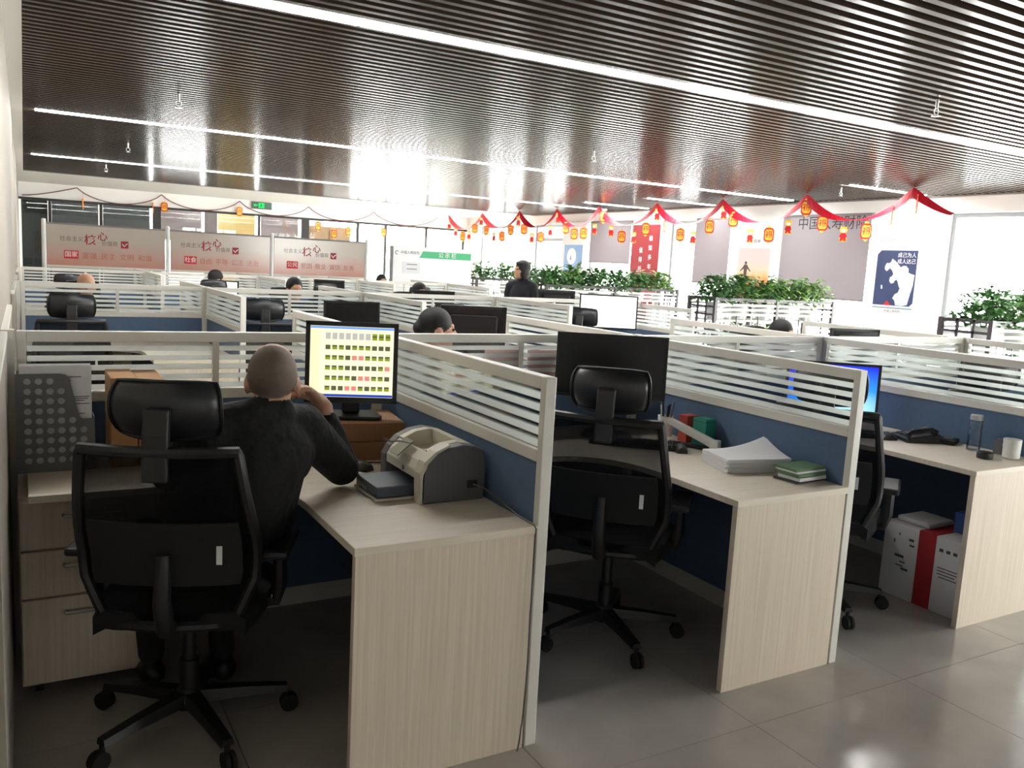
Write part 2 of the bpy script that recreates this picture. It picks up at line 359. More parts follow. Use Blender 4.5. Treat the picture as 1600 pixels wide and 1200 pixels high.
# ---- ceiling of brown slats
ce = struct(MB().box(-4.3, XR+0.25, YF-0.15, YB+0.1, 3.1, 3.2).build('ceiling', plenum))
MB().box(XW+0.1, 9.6, YF, 16.3, 2.93, 2.96).build('slat_backing', plenum, ce)
MB().box(XW, XR, 16.32, YB, ZC, ZC+0.05).build('soffit', soffit, ce)
MB().box(XW+0.1, 9.6, 16.28, 16.32, ZC-0.01, 2.96).build('edge_trim', greytrim, ce)
MB().box(9.6, XR, YF, 16.32, ZC-0.015, 2.96).build('edge_trim', greytrim, ce)
MB().box(-4.2, XW-0.02, YF, -0.45, ZC, ZC+0.05).build('soffit', soffit, ce)
PITCH = 0.104
rows = {2.51: (-1.27, 8), 7.70: (-1.27, 7), 12.75: (-1.27, 7)}
LX = -1.27; LSEG = 1.51
shorts = (5.48, 9.65, 11.55)
sl_full = MB().box(XW+0.1, 9.6, -0.021, 0.021, 0, 0.075).mesh('slat', slatm)
sl_cut = MB().box(XW+0.1, 7.92, -0.021, 0.021, 0, 0.075).mesh('slat', slatm)
sl_near = MB().box(-4.2, 9.6, -0.021, 0.021, 0, 0.075).mesh('slat', slatm)
k = 0; y = YF + 0.06
while y < 16.26:
    if not any(abs(y-r) < 0.062 for r in rows):
        me = sl_cut if any(abs(y-r) < 0.062 for r in shorts) else sl_full
        inst('slat', me, ce, (0, y, ZC))
    y += PITCH
lampA = None
def lamp(x, y, label, group):
    t = thing('linear_ceiling_light', label, 'ceiling light', (x, y, ZC), group=group)
    MB().box(0.004, LSEG-0.004, -0.05, 0.05, 0.012, 0.09).build('housing', lampbody, t)
    MB().box(0.008, LSEG-0.008, -0.044, 0.044, -0.004, 0.012).build('diffuser', lampm, t)
for y, (x0, cnt) in rows.items():
    rn = {2.51: 'nearest', 7.70: 'middle', 12.75: 'farthest'}[y]
    for i in range(7):
        lamp(x0+i*LSEG, y, '%s white light segment from the left wall in the %s long ceiling line' % (ORD[i], rn), 'ceiling light segments')
for i, y in enumerate(shorts):
    lamp(7.95, y, 'short single ceiling light near the window wall, %s from the viewer' % ('nearest','second','farthest')[i], 'short ceiling lights by the windows')
# sprinklers
def sprinkler(x, y, i):
    t = thing('fire_sprinkler', 'small metal sprinkler head under the brown ceiling, %s' % i, 'sprinkler', (x, y, ZC), group='ceiling sprinklers')
    MB().cyl((0,0,0.0), (0,0,-0.06), 0.012, 0.009).build('pipe', steel, t)
    MB().tube([(0,0,-0.05),(0.022,0,-0.07),(0.02,0,-0.09),(0,0,-0.105)], 0.004, 6).tube([(0,0,-0.05),(-0.022,0,-0.07),(-0.02,0,-0.09),(0,0,-0.105)], 0.004, 6).build('yoke', steel, t)
    MB().lathe([(0,-0.105),(0.03,-0.108),(0.03,-0.112),(0,-0.114)], n=12).build('deflector', chrome, t)
for x, y, i in ((4.0,1.62,'above the third front desk'),(-0.24,5.62,'left of the middle light line'),(3.95,5.58,'in the centre of the room'),(8.15,5.8,'beside the nearest short light'),(-0.22,9.83,'between the two far light lines'),(-0.2,13.42,'farthest, near the left wall')):
    sprinkler(x, y, i)

# ================================================================== PARTITIONS
H = 1.205
L = 1.42
def partition_proto(length, name, mid):
    t = thing(name, 'x', 'partition')
    h = 0.02
    MB().box(0.03, length-0.03, -h, h, 1.165, H).build('top_rail', alu, t, bevel=0.003)
    MB().box(0.03, length-0.03, -h, h, 0.935, 0.975).build('middle_rail', alu, t, bevel=0.003)
    MB().box(0.03, length-0.03, -h, h, 0.0, 0.08).build('base_rail', alu, t)
    MB().box(0, 0.03, -h, h, 0, H).build('post', alu, t, bevel=0.003); MB().box(length-0.03, length, -h, h, 0, H).build('post', alu, t, bevel=0.003)
    MB().box(0.03, length-0.03, -0.013, 0.013, 0.08, 0.935).build('fabric_panel', fabric, t)
    g = MB().box(0.03, length-0.03, -0.003, 0.003, 0.975, 1.165).build('glass_pane', glass, t)
    segs = [(0.03, length-0.03)]
    if mid:
        MB().box(length/2-0.012, length/2+0.012, -0.012, 0.012, 0.975, 1.165).build('mullion', alu, t)
    st = MB().box(0.032, length-0.032, -0.0042, 0.0042, 0, 0.0205).mesh('frosted_stripe', frost)
    for i in range(5): inst('frosted_stripe', st, g, (0, 0, 0.979 + i*0.0375))
    return t
spineP = partition_proto(1.40, 'glass_topped_partition', True); crossP = partition_proto(1.40, 'glass_topped_partition', False)
def wainscot_proto():
    t = thing('low_wall_panel', 'x', 'wall panel')
    MB().box(0, 1.40, -0.008, 0.008, 0.0, 1.18).build('panel', wallcream, t); MB().box(0, 1.40, -0.011, 0.011, 1.18, H).build('cap_rail', alu, t); MB().box(0, 0.02, -0.010, 0.010, 0, 1.18).build('edge_strip', alu, t)
    return t
wallP = wainscot_proto()
us, uc, uw = [], [], []
SP = {'front': 1.42, 'middle': 5.65, 'back': 9.88}
for rn, ys in SP.items():
    for i in range(4):
        place(spineP, us, (-1.44 + 1.44*i + 0.02, ys, 0), 0, 'frosted-stripe glass partition along the spine of the %s row, %s bay from the left wall' % (rn, ORD[i]), 'partition screens')
        x = 1.44*i
        place(crossP, uc, (x, ys-0.02, 0), -PI/2, 'striped glass partition on the near side of the %s row, %s from the left wall' % (rn, ORD[i]), 'partition screens')
        place(crossP, uc, (x, ys+0.02, 0), PI/2, 'striped glass partition on the far side of the %s row, %s from the left wall' % (rn, ORD[i]), 'partition screens')
    place(wallP, uw, (-1.4585, ys-0.02, 0), -PI/2, 'low cream panel flat against the left wall, near side of the %s row' % rn, 'low wall panels')
    place(wallP, uw, (-1.4585, ys+0.02, 0), PI/2, 'low cream panel flat against the left wall, far side of the %s row' % rn, 'low wall panels')
    # square junction posts where the screens meet
    for i in range(5):
        o = MB().box(-0.02, 0.02, -0.02, 0.02, 0, H+0.004).build('junction_post', alu, loc=(-1.44+1.44*i - (0.007 if i == 0 else 0), ys, 0))
        tag(o, 'pale square post joining the partitions of the %s row, %s from the left wall' % (rn, ORD[i]), 'post', 'junction posts')

# ================================================================== DESKS
def desk_proto(sgn):
    t = thing('corner_desk', 'x', 'desk')
    P = [(-1.395,-0.025),(-0.025,-0.025),(-0.025,-1.425),(-0.615,-1.425),(-0.615,-0.95)]
    for k in range(1, 8):
        a = k/8*PI/2; P.append((-0.615 - 0.27*(1-math.cos(a)) , -0.95 + 0.34*math.sin(a)))
    P += [(-0.885,-0.61),(-1.395,-0.61)]
    P = [(x, y*sgn) for x, y in P]
    MB().prism(P, 0.715, 0.74).build('worktop', wood_h, t, bevel=0.002)
    a, b = sorted((-1.42*sgn, -1.395*sgn)); MB().box(-0.61, -0.03, a, b, 0, 0.715).build('end_panel', wood_v, t, bevel=0.0015)
    a, b = sorted((-0.03*sgn, -0.06*sgn)); MB().box(-1.39, -0.62, a, b, 0, 0.715).build('modesty_panel', wood_v, t)
    return t
dn, df = desk_proto(1), desk_proto(-1); ua, ub = [], []
for rn, ys in SP.items():
    for i in range(4):
        wh = {0: 'beside the left wall', 1: 'second from the left wall', 2: 'third from the left wall', 3: 'fourth from the left wall'}[i]
        place(dn, ua, (1.44*i, ys, 0), 0, 'pale wood corner desk, near side of the %s row, %s' % (rn, wh), 'corner desks')
        place(df, ub, (1.44*i, ys, 0), 0, 'pale wood corner desk, far side of the %s row, %s' % (rn, wh), 'corner desks')

# ================================================================== OFFICE CHAIRS
def chair_proto():
    t = thing('mesh_office_chair', 'x', 'chair')
    MB().lathe([(0,0.07),(0.045,0.07),(0.05,0.1),(0.035,0.13),(0.03,0.135),(0.03,0.23),(0.022,0.232),(0.022,0.40),(0,0.40)]).build('gas_column', black, t, smooth=True)
    for k in range(5):
        a = 2*PI*k/5 + 0.3; c, s_ = math.cos(a), math.sin(a); R2 = Matrix.Rotation(a, 3, 'Z')
        m = MB(); secs = [(0.03,0.03,0.085,0.125),(0.18,0.024,0.082,0.112),(0.31,0.02,0.075,0.096)]
        vs = []
        for x, hw, z0, z1 in secs: vs += [R2 @ Vector(q) for q in ((x,-hw,z0),(x,hw,z0),(x,hw*0.75,z1),(x,-hw*0.75,z1))]
        m.add(vs, [(3,2,1,0),(8,9,10,11)] + [(4*i+j, 4*i+(j+1) % 4, 4*i+4+(j+1) % 4, 4*i+4+j) for i in range(2) for j in range(4)])
        leg = m.build('leg', black, t)
        px, py = 0.305*c, 0.305*s_
        cm = MB()
        for sd in (-1, 1):
            q = R2 @ Vector((0.012, sd*0.016, 0)); q2 = R2 @ Vector((0.012, sd*0.004, 0))
            cm.cyl((px+q.x, py+q.y, 0.03), (px+q2.x, py+q2.y, 0.03), 0.03, n=14)
        cm.cyl((px, py, 0.04), (px, py, 0.08), 0.009, n=8)
        cm.build('castor', rubber, leg, smooth=True)
    MB().box(-0.1, 0.1, -0.13, 0.13, 0.395, 0.43).build('tilt_mechanism', black, t, bevel=0.01)
    # seat cushion: rounded, waterfall front
    g = []
    for i in range(13):
        u = -1 + 2*i/12; row = []
        for j in range(13):
            v = -1 + 2*j/12; x = 0.25*u*(1-0.10*max(0, -v)); y = 0.24*v + 0.02
            e = max(abs(u), abs(v)); z = 0.485 - 0.03*max(0, abs(v)-0.75)/0.25*(1 if v > 0 else 0.3) - 0.012*(1-u*u)*(1-v*v) - 0.02*max(0, abs(u)-0.85)/0.15
            if abs(u)+abs(v) > 1.75: x *= 0.965; y = 0.02 + (y-0.02)*0.965
            row.append((x, y, z))
        g.append(row)
    MB().slab(g, (0, 0, -0.055)).build('seat', seatm, t, smooth=60)
    # back: curved frame, mesh, lumbar pad
    def bk(u, z):    # u -1..1, z height -> point on the back surface
        hw = 0.245 if z < 0.75 else 0.245 - 0.035*(z-0.75)/0.26
        if z < 0.62: hw -= 0.05*(0.62-z)/0.12
        y = -0.235 - 0.10*((z-0.5)/0.5) + 0.05*math.exp(-((z-0.68)/0.13)**2)*0.8 + 0.035*u*u
        return Vector((hw*u, y, z-0.03))
    loop = [bk(-1, 0.48+0.52*i/12) for i in range(13)] + [bk(-1+2*i/10, 1.012) for i in range(11)] + [bk(1, 1.0-0.52*i/12) for i in range(13)] + [bk(1-2*i/10, 0.465) for i in range(11)]
    MB().tube(loop, 0.017, 8, closed=True).build('back_frame', black, t, smooth=True)
    g = [[bk(-1+2*i/10, 0.465+0.547*j/14) for j in range(15)] for i in range(11)]
    MB().slab(g, (0, 0.004, 0)).build('back_mesh', meshm, t, smooth=60)
    g = [[bk(-0.86+1.72*i/10, 0.60+0.20*j/6) + Vector((0, -0.014, 0)) for j in range(7)] for i in range(11)]
    MB().slab(g, (0, -0.012, 0)).build('lumbar_pad', blackm, t, smooth=60)
    MB().tube([(0,-0.12,0.42),(0,-0.25,0.44),(0,-0.285,0.53),(0,-0.27,0.67)], [0.03,0.03,0.026,0.02], 10).build('back_bracket', black, t, smooth=True)
    tg = bk(0.62, 0.71); MB().box(tg.x-0.008, tg.x+0.008, tg.y-0.034, tg.y-0.030, 0.64, 0.695).build('label_tag', whiteplastic, t)
    # headrest on its stalk
    MB().prism([(-0.352,0.90),(-0.322,0.90),(-0.318,0.97),(-0.312,1.05),(-0.30,1.10),(-0.335,1.10),(-0.348,1.03)], -0.034, 0.034, 'x').build('headrest_stalk', black, t, bevel=0.006)
    g = []
    for i in range(13):
        u = -1+2*i/12; row = []
        for j in range(9):
            v = -1+2*j/8; r_ = 1 - 0.12*abs(v)**3
            x = 0.152*u*r_; z = 1.085 + 0.085*v*(1-0.10*abs(u)**3) ; y = -0.30 + 0.055*u*u + 0.035*v*v - 0.015*v
            row.append((x, y, z))
        g.append(row)
    hr = MB().slab(g, lambda i, j: (0, 0.03*(1 - 0.5*(abs(-1+2*i/12)**4)), 0)).build('headrest', headm, t, smooth=60)
    rim = [Vector(g[i][8]) for i in range(13)] + [Vector(g[12][8-j]) for j in range(1, 9)] + [Vector(g[12-i][0]) for i in range(1, 13)] + [Vector(g[0][j]) for j in range(1, 8)]
    MB().tube(rim, 0.006, 6, closed=True).build('rim', black, hr, smooth=True)
    for sd in (-1, 1):
        ar = MB().tube([(sd*0.17,0,0.42),(sd*0.27,0,0.43),(sd*0.285,-0.01,0.49),(sd*0.285,-0.02,0.61)], [0.02,0.022,0.024,0.022], 8).build('armrest_post', black, t, smooth=True)
        MB().box(sd*0.285-0.042, sd*0.285+0.042, -0.14, 0.12, 0.61, 0.638).build('arm_pad', headm, ar, bevel=0.012)
    return t
chP = chair_proto(); uch = []
def chair(x, y, deg, label): return place(chP, uch, (x, y, 0), math.radians(-deg), label, 'mesh office chairs')
chair(-0.955, 0.57, 24, 'black mesh chair with headrest under the seated man in black')
chair(0.72, 0.60, 46, 'empty black mesh chair in front of the dark monitor, second front desk')
chair(1.90, 0.50, 56, 'black chair half hidden behind the partition at the third front desk')
chair(3.33, 0.72, 40, 'black chair seen blurred through glass at the fourth front desk')
chair(-1.09, 4.86, 3, 'black chair with headrest at the middle row beside the left wall')
chair(0.28, 4.86, 8, 'black chair with headrest at the middle row, right of the first near partition')
chair(1.90, 4.90, 4, 'black chair with pale-edged headrest rising behind the seated woman')
chair(3.42, 4.72, 50, 'black chair before the bright white monitor in the middle row')
chair(0.50, 2.30, 95, 'black chair of the seated woman behind the front row')
chair(-0.93, 9.05, 4, 'black chair at the back row beside the left wall')
chair(0.62, 8.85, 5, 'black chair of the dark-haired person at the back row')
chair(2.05, 8.95, 8, 'black chair at the back row, third bay')
chair(3.4, 9.0, 6, 'black chair at the back row, fourth bay')
chair(-0.90, 6.75, 178, 'chair of the bald person facing the viewer behind the middle row')
chair(1.0, 6.74, 185, 'chair facing the viewer behind the second bay of the middle row')
chair(2.36, 6.65, 182, 'chair facing the viewer behind the third bay of the middle row')
chair(3.50, 2.35, 170, 'black chair behind the fourth bay of the front row')
chair(3.55, 10.95, 180, 'chair facing the viewer behind the back row')

# ================================================================== MONITORS
scr_white = emission('white_screen', (1, 1, 1, 1), 1.2)
def monitor(x, y, z, deg, w_, h_, label, screen, stand=0.11, tilt=4, bz=0.018, parent=None):
    t = thing('computer_monitor', label, 'monitor', (x, y, z), math.radians(-deg), 'computer monitors')   # faces local -Y
    MB().prism([(-0.115,-0.09),(0.115,-0.09),(0.125,-0.05),(0.10,0.08),(-0.10,0.08),(-0.125,-0.05)], 0, 0.014).build('base', bezel, t, bevel=0.004)
    MB().box(-0.035, 0.035, 0.0, 0.035, 0.014, stand+h_*0.35).build('neck', bezel, t, bevel=0.006)
    T = Matrix.Rotation(math.radians(-tilt), 3, 'X'); c = Vector((0, -0.012, stand+h_/2))
    MB().obox(c + T @ Vector((0, 0.014, 0)), (w_*0.72, 0.04, h_*0.66), T).build('back_housing', bezel, t, bevel=0.012)
    fr = MB()
    for (a, b, d, e) in ((-w_/2, w_/2, h_/2-bz, h_/2), (-w_/2, w_/2, -h_/2, -h_/2+bz*1.3), (-w_/2, -w_/2+bz, -h_/2, h_/2), (w_/2-bz, w_/2, -h_/2, h_/2)):
        fr.obox(c + T @ Vector(((a+b)/2, -0.012, (d+e)/2)), (b-a, 0.024, e-d), T)
    fr.build('bezel', bezel, t)
    sc = MB().obox(c + T @ Vector((0, -0.010, bz*0.15)), (w_-2*bz, 0.016, h_-2.3*bz), T).build('screen', screen, t)
    return t, sc, c, T
def onscreen(parent, c, T, name, quads, m, dy):   # flat picture elements printed on a screen: quads in screen metres
    mb = MB()
    for (x0, x1, z0, z1) in quads: mb.obox(c + T @ Vector(((x0+x1)/2, -0.018-dy, (z0+z1)/2)), (x1-x0, 0.0006, z1-z0), T)
    return mb.build(name, m, parent)
scr_cream = emission('picture_folder_screen', rgb(243, 240, 205), 0.56)
t, sc, c, T = monitor(-0.245, 1.12, 0.892, 20, 0.365, 0.325, 'monitor on a brown box showing a grid of photo thumbnails', scr_cream, 0.06, 4)
cls = {'green': [], 'pink': [], 'grey': [], 'dark': []}
rr = random.Random(3)
for r in range(6):
    for q in range(10):
        x0 = -0.105 + q*0.0262; z0 = 0.092 - r*0.041
        k = 'grey' if (r == 0 and q < 7) else ('pink' if (r, q) in ((2,4),(2,5),(3,9),(4,5),(4,6),(5,3),(5,4)) else rr.choice(['green','green','green','dark']))
        cls[k].append((x0, x0+0.0195, z0, z0+0.026 if r == 0 else z0+0.018))
        if k in ('green',): cls['dark'].append((x0, x0+0.0195, z0+0.011, z0+0.0175))
for k, cc in (('green', rgb(128,142,40)), ('pink', rgb(214,128,118)), ('grey', rgb(176,176,170)), ('dark', rgb(88,88,62))):
    me_ = emission('thumb_'+k, cc, 0.6)
    for q in cls[k]: onscreen(sc, c, T, 'thumbnail', [q], me_, 0.001 if k == 'dark' else 0.0)
onscreen(sc, c, T, 'taskbar', [(-0.164, 0.164, -0.138, -0.128)], emission('taskbar_blue', rgb(40,70,170), 0.55), 0)
onscreen(sc, c, T, 'title_bar', [(-0.164, 0.164, 0.134, 0.143)], emission('titlebar_blue', rgb(120,160,220), 0.55), 0)
onscreen(sc, c, T, 'side_pane', [(-0.164, -0.128, -0.127, 0.133)], emission('pane_pale', rgb(250,246,190), 0.55), 0)
onscreen(sc, c, T, 'brand_mark', [(-0.02, 0.02, 0.151, 0.156)], mat('brand_grey', rgb(150,150,150), 0.4, var=0.01), 0.004)
monitor(1.06, 1.13, 0.74, 34, 0.53, 0.305, 'large dark monitor switched off at the second front desk', screenoff, 0.19, 3, 0.010)
# blue desktop screen: procedural wallpaper, lighter in the middle
blue = bpy.data.materials.new('blue_desktop_screen'); blue.use_nodes = True; nt = blue.node_tree; nt.nodes.clear()
out = nt.nodes.new('ShaderNodeOutputMaterial'); em = nt.nodes.new('ShaderNodeEmission'); em.inputs[1].default_value = 0.7
tc = nt.nodes.new('ShaderNodeTexCoord'); mp = nt.nodes.new('ShaderNodeMapping'); mp.inputs['Location'].default_value = (-0.7, 0, -0.15); gr = nt.nodes.new('ShaderNodeTexGradient'); gr.gradient_type = 'SPHERICAL'
rp = nt.nodes.new('ShaderNodeValToRGB'); rp.color_ramp.elements[0].color = rgb(40, 40, 205); rp.color_ramp.elements[1].color = rgb(190, 240, 245)
e_ = rp.color_ramp.elements.new(0.5); e_.color = rgb(50, 140, 235)
nt.links.new(tc.outputs['Generated'], mp.inputs[0]); nt.links.new(mp.outputs[0], gr.inputs[0]); nt.links.new(gr.outputs['Fac'], rp.inputs[0]); nt.links.new(rp.outputs[0], em.inputs[0]); nt.links.new(em.outputs[0], out.inputs[0])
monitor(2.52, 1.03, 0.74, 40, 0.50, 0.31, 'monitor with a glowing blue desktop at the third front desk', blue, 0.05, 3, 0.014)
monitor(1.16, 5.20, 0.74, 10, 0.50, 0.31, 'black monitor in the middle row left of the round-backed chair', screenoff, 0.09, 3)
monitor(0.97, 2.42, 0.74, 200, 0.40, 0.32, 'dark monitor back beside the seated woman behind the front row', screenoff, 0.22, 3)
monitor(4.00, 5.20, 0.74, 28, 0.62, 0.36, 'monitor with a bright white screen at the end of the middle row', scr_white, 0.18, 3, 0.014)
monitor(3.95, 6.15, 0.74, 200, 0.44, 0.28, 'grey monitor back behind the end of the middle row', screenoff, 0.26, 3)
scr_pale = emission('pale_blue_screen', rgb(190, 205, 225), 1.2)
monitor(4.05, 2.10, 0.74, 195, 0.42, 0.30, 'monitor back at the far right desk behind the front row', screenoff, 0.16, 3)
monitor(0.86, 9.42, 0.74, 25, 0.42, 0.28, 'small monitor with white screen beside the dark-haired person, back row', scr_white, 0.12, 3)
monitor(2.3, 9.45, 0.74, 20, 0.42, 0.28, 'dark monitor at the third bay of the back row', screenoff, 0.18, 3)
monitor(2.45, 6.25, 0.74, 200, 0.44, 0.28, 'dark monitor back behind the third bay of the middle row', screenoff, 0.2, 3)
# ================================================================== PEOPLE
def person(name, label, loc, rz, prims, mats, voxel, smooth_it=4, faces=None):
    """One continuous body: tapered limbs, torso and head fused by a voxel remesh; cloth, skin and hair by region."""
    src = MB()
    for p in prims:
        if p[0] == 'c':
            _, a, b, r0, r1, tg = p; a, b = Vector(a), Vector(b)
            src.cyl(a, b, r0, r1, 14); src.ell(a, (r0, r0, r0), None, 14, 8); src.ell(b, (r1, r1, r1), None, 14, 8)
        else:
            _, c, r, M, tg = p; src.ell(c, r, M, 20, 12)
    o = bpy.data.objects.new(name, src.mesh(name, mats[0]))
    m = o.modifiers.new('fuse', 'REMESH'); m.mode = 'VOXEL'; m.voxel_size = voxel
    m2 = o.modifiers.new('relax', 'SMOOTH'); m2.factor = 0.5; m2.iterations = smooth_it
    me = evaluated_mesh(o); COL.objects.link(o)
    o.modifiers.clear(); o.data = me; me.materials.clear()
    for q in mats: me.materials.append(q)
    idx = []
    pre = []
    for p in prims:
        if p[0] == 'c':
            a, b = Vector(p[1]), Vector(p[2]); pre.append((0, a, b - a, max((b-a).length_squared, 1e-9), p[3], p[4], p[5]))
        else:
            M = (p[3] or Matrix.Identity(3)).transposed(); pre.append((1, Vector(p[1]), p[2], M, min(p[2]), 0, p[4]))
    for f in me.polygons:
        c = f.center; best = 9; bt = 0
        for q in pre:
            if q[0] == 0:
                d = c - q[1]; t = min(1, max(0, d.dot(q[2])/q[3])); dist = (d - q[2]*t).length - (q[4] + (q[5]-q[4])*t)
            else:
                d = q[3] @ (c - q[1]); k = Vector((d.x/q[2][0], d.y/q[2][1], d.z/q[2][2])).length
                dist = (k-1)*q[4]
            if dist < best: best = dist; bt = q[6]
        idx.append(bt)
    me.polygons.foreach_set('material_index', idx); me.polygons.foreach_set('use_smooth', [True]*len(idx)); me.update()
    o.location = loc; o.rotation_euler = (0, 0, rz)
    tag(o, label, 'person')
    for e in (faces or []):
        MB().ell(e, (0.011, 0.011, 0.009), None, 10, 6).build('eye', hairm, o, smooth=True)
    return o
SK, TOP, BOT, HAIR, SHOE = 0, 1, 2, 3, 4
def head(c, yaw, style, pitch=0.0):
    M = Matrix.Rotation(yaw, 3, 'Z') @ Matrix.Rotation(pitch, 3, 'X'); c = Vector(c); A = lambda x, y, z: c + M @ Vector((x, y, z))
    P = [('e', A(0,-0.012,0.022), (0.074,0.092,0.086), M, SK), ('e', A(0,0.03,-0.03), (0.061,0.064,0.086), M, SK), ('e', A(0,0.052,-0.09), (0.04,0.038,0.03), M, SK),
         ('c', A(0,0.09,0.0), A(0,0.106,-0.032), 0.008, 0.013, SK), ('e', A(0.076,-0.008,-0.022), (0.011,0.022,0.033), M, SK), ('e', A(-0.076,-0.008,-0.022), (0.011,0.022,0.033), M, SK),
         ('e', A(0,0.088,-0.062), (0.022,0.012,0.009), M, SK), ('e', A(0,0.082,0.018), (0.05,0.014,0.01), M, SK)]
    if style == 'stubble': P += [('e', A(0,-0.028,0.016), (0.0765,0.086,0.087), M, HAIR)]
    if style == 'short': P += [('e', A(0,-0.02,0.035), (0.084,0.096,0.09), M, HAIR), ('e', A(0,-0.05,-0.02), (0.076,0.06,0.06), M, HAIR)]
    if style == 'bob': P += [('e', A(0,-0.016,0.035), (0.093,0.105,0.097), M, HAIR), ('e', A(0.068,-0.02,-0.045), (0.036,0.062,0.075), M, HAIR), ('e', A(-0.068,-0.02,-0.045), (0.036,0.062,0.075), M, HAIR), ('e', A(0,-0.07,-0.05), (0.08,0.045,0.07), M, HAIR), ('e', A(0,0.055,0.075), (0.07,0.036,0.032), M, HAIR)]
    if style == 'tied': P += [('e', A(0,-0.02,0.035), (0.085,0.1,0.09), M, HAIR), ('e', A(0,-0.105,0.0), (0.042,0.042,0.045), M, HAIR), ('e', A(0,-0.05,-0.03), (0.074,0.055,0.06), M, HAIR)]
    eyes = [A(0.03,0.084,-0.004), A(-0.03,0.084,-0.004)]
    return P, eyes
def hand(wrist, d, palm_n, tg=0, curl=0.6):
    """palm plus five bent fingers; d = direction of the hand, palm_n = way the palm faces"""
    d = Vector(d).normalized(); n_ = Vector(palm_n); n_ = (n_ - d*n_.dot(d)).normalized(); s_ = d.cross(n_); W = Vector(wrist); P = []
    M = Matrix((s_, d, n_)).transposed()
    P.append(('e', W + d*0.045, (0.04, 0.05, 0.017), M, tg)); P.append(('c', W - d*0.02, W + d*0.02, 0.026, 0.027, tg))
    for k, (off, ln) in enumerate(((-0.03,0.85),(-0.01,1.0),(0.011,0.95),(0.031,0.75))):
        a = W + d*0.085 + s_*off; b = a + (d*math.cos(curl) + n_*math.sin(curl))*0.04*ln; c2 = b + (d*math.cos(curl*2.6) + n_*math.sin(curl*2.6))*0.036*ln
        P += [('c', a, b, 0.0095, 0.0088, tg), ('c', b, c2, 0.0088, 0.0075, tg)]
    a = W + d*0.03 - s_*0.034 + n_*0.008; b = a + d*0.03 - s_*0.02 + n_*0.015; c2 = b + d*0.03 + n_*0.012 + s_*0.006
    P += [('c', a, b, 0.012, 0.0105, tg), ('c', b, c2, 0.0105, 0.0085, tg)]
    return P
def limbs(sh, el, wr, tg): return [('c', sh, el, 0.056, 0.044, tg), ('c', el, wr, 0.044, 0.03, tg)]
# --- man in black at the first desk, leaning on his right elbow (coordinates relative to the chair)
mx, my = -0.95, 0.50
def W(x, y, z): return (x-mx, y-my, z)
hp, he = head(W(-0.715,0.515,1.145), math.radians(-16), 'stubble', math.radians(-10))
P = hp + [('c', W(-0.72,0.50,1.08), W(-0.74,0.495,1.01), 0.056, 0.064, SK), ('c', W(-0.70,0.475,1.04), W(-0.79,0.465,1.035), 0.05, 0.055, TOP),
     ('e', W(-0.775,0.50,0.92), (0.195,0.135,0.15), Matrix.Rotation(0.25, 3, 'Y'), TOP), ('e', W(-0.84,0.50,0.74), (0.185,0.14,0.18), Matrix.Rotation(0.3, 3, 'Y'), TOP), ('e', W(-0.94,0.50,0.59), (0.19,0.15,0.1), None, BOT), ('c', W(-0.77,0.50,0.88), W(-0.88,0.50,0.66), 0.16, 0.165, TOP), ('c', W(-0.66,0.52,0.90), W(-0.72,0.51,0.68), 0.07, 0.075, TOP),
     ('c', W(-0.93,0.46,0.985), W(-0.61,0.54,0.975), 0.082, 0.08, TOP), ('c', W(-0.92,0.47,1.0), W(-0.78,0.48,1.02), 0.07, 0.068, TOP), ('c', W(-0.62,0.53,0.985), W(-0.74,0.485,1.015), 0.07, 0.068, TOP),
     ('c', W(-0.60,0.54,0.965), W(-0.448,0.615,0.81), 0.076, 0.062, TOP), ('c', W(-0.448,0.615,0.81), W(-0.50,0.63,0.965), 0.062, 0.047, TOP), ('c', W(-0.502,0.63,0.965), W(-0.515,0.63,1.03), 0.03, 0.028, SK),
     ('c', W(-0.94,0.48,0.97), W(-1.0,0.68,0.82), 0.075, 0.06, TOP), ('c', W(-1.0,0.68,0.82), W(-0.80,0.86,0.795), 0.055, 0.042, TOP),
     ('c', W(-1.03,0.50,0.565), W(-1.04,0.93,0.54), 0.085, 0.065, BOT), ('c', W(-0.87,0.50,0.565), W(-0.80,0.91,0.54), 0.085, 0.065, BOT),
     ('c', W(-1.04,0.93,0.53), W(-1.03,0.90,0.12), 0.062, 0.045, BOT), ('c', W(-0.80,0.91,0.53), W(-0.80,0.84,0.12), 0.062, 0.045, BOT),
     ('c', W(-1.03,0.87,0.055), W(-1.05,1.06,0.04), 0.045, 0.038, SHOE), ('c', W(-0.80,0.81,0.055), W(-0.78,1.0,0.04), 0.045, 0.038, SHOE)]
P += hand(W(-0.518,0.63,1.035), (-0.62,-0.12,0.62), (-0.7,-0.1,-0.5), SK, 0.75)
P += hand(W(-0.785,0.872,0.785), (0.8,0.5,-0.05), (0,0,-1), SK, 0.25)
person('person', 'shaven-headed man in a black jacket leaning on his elbow at the first desk', (mx, my, 0), 0, P, [skin2, jacket, trouser, stubble, shoem], 0.0075, 3)
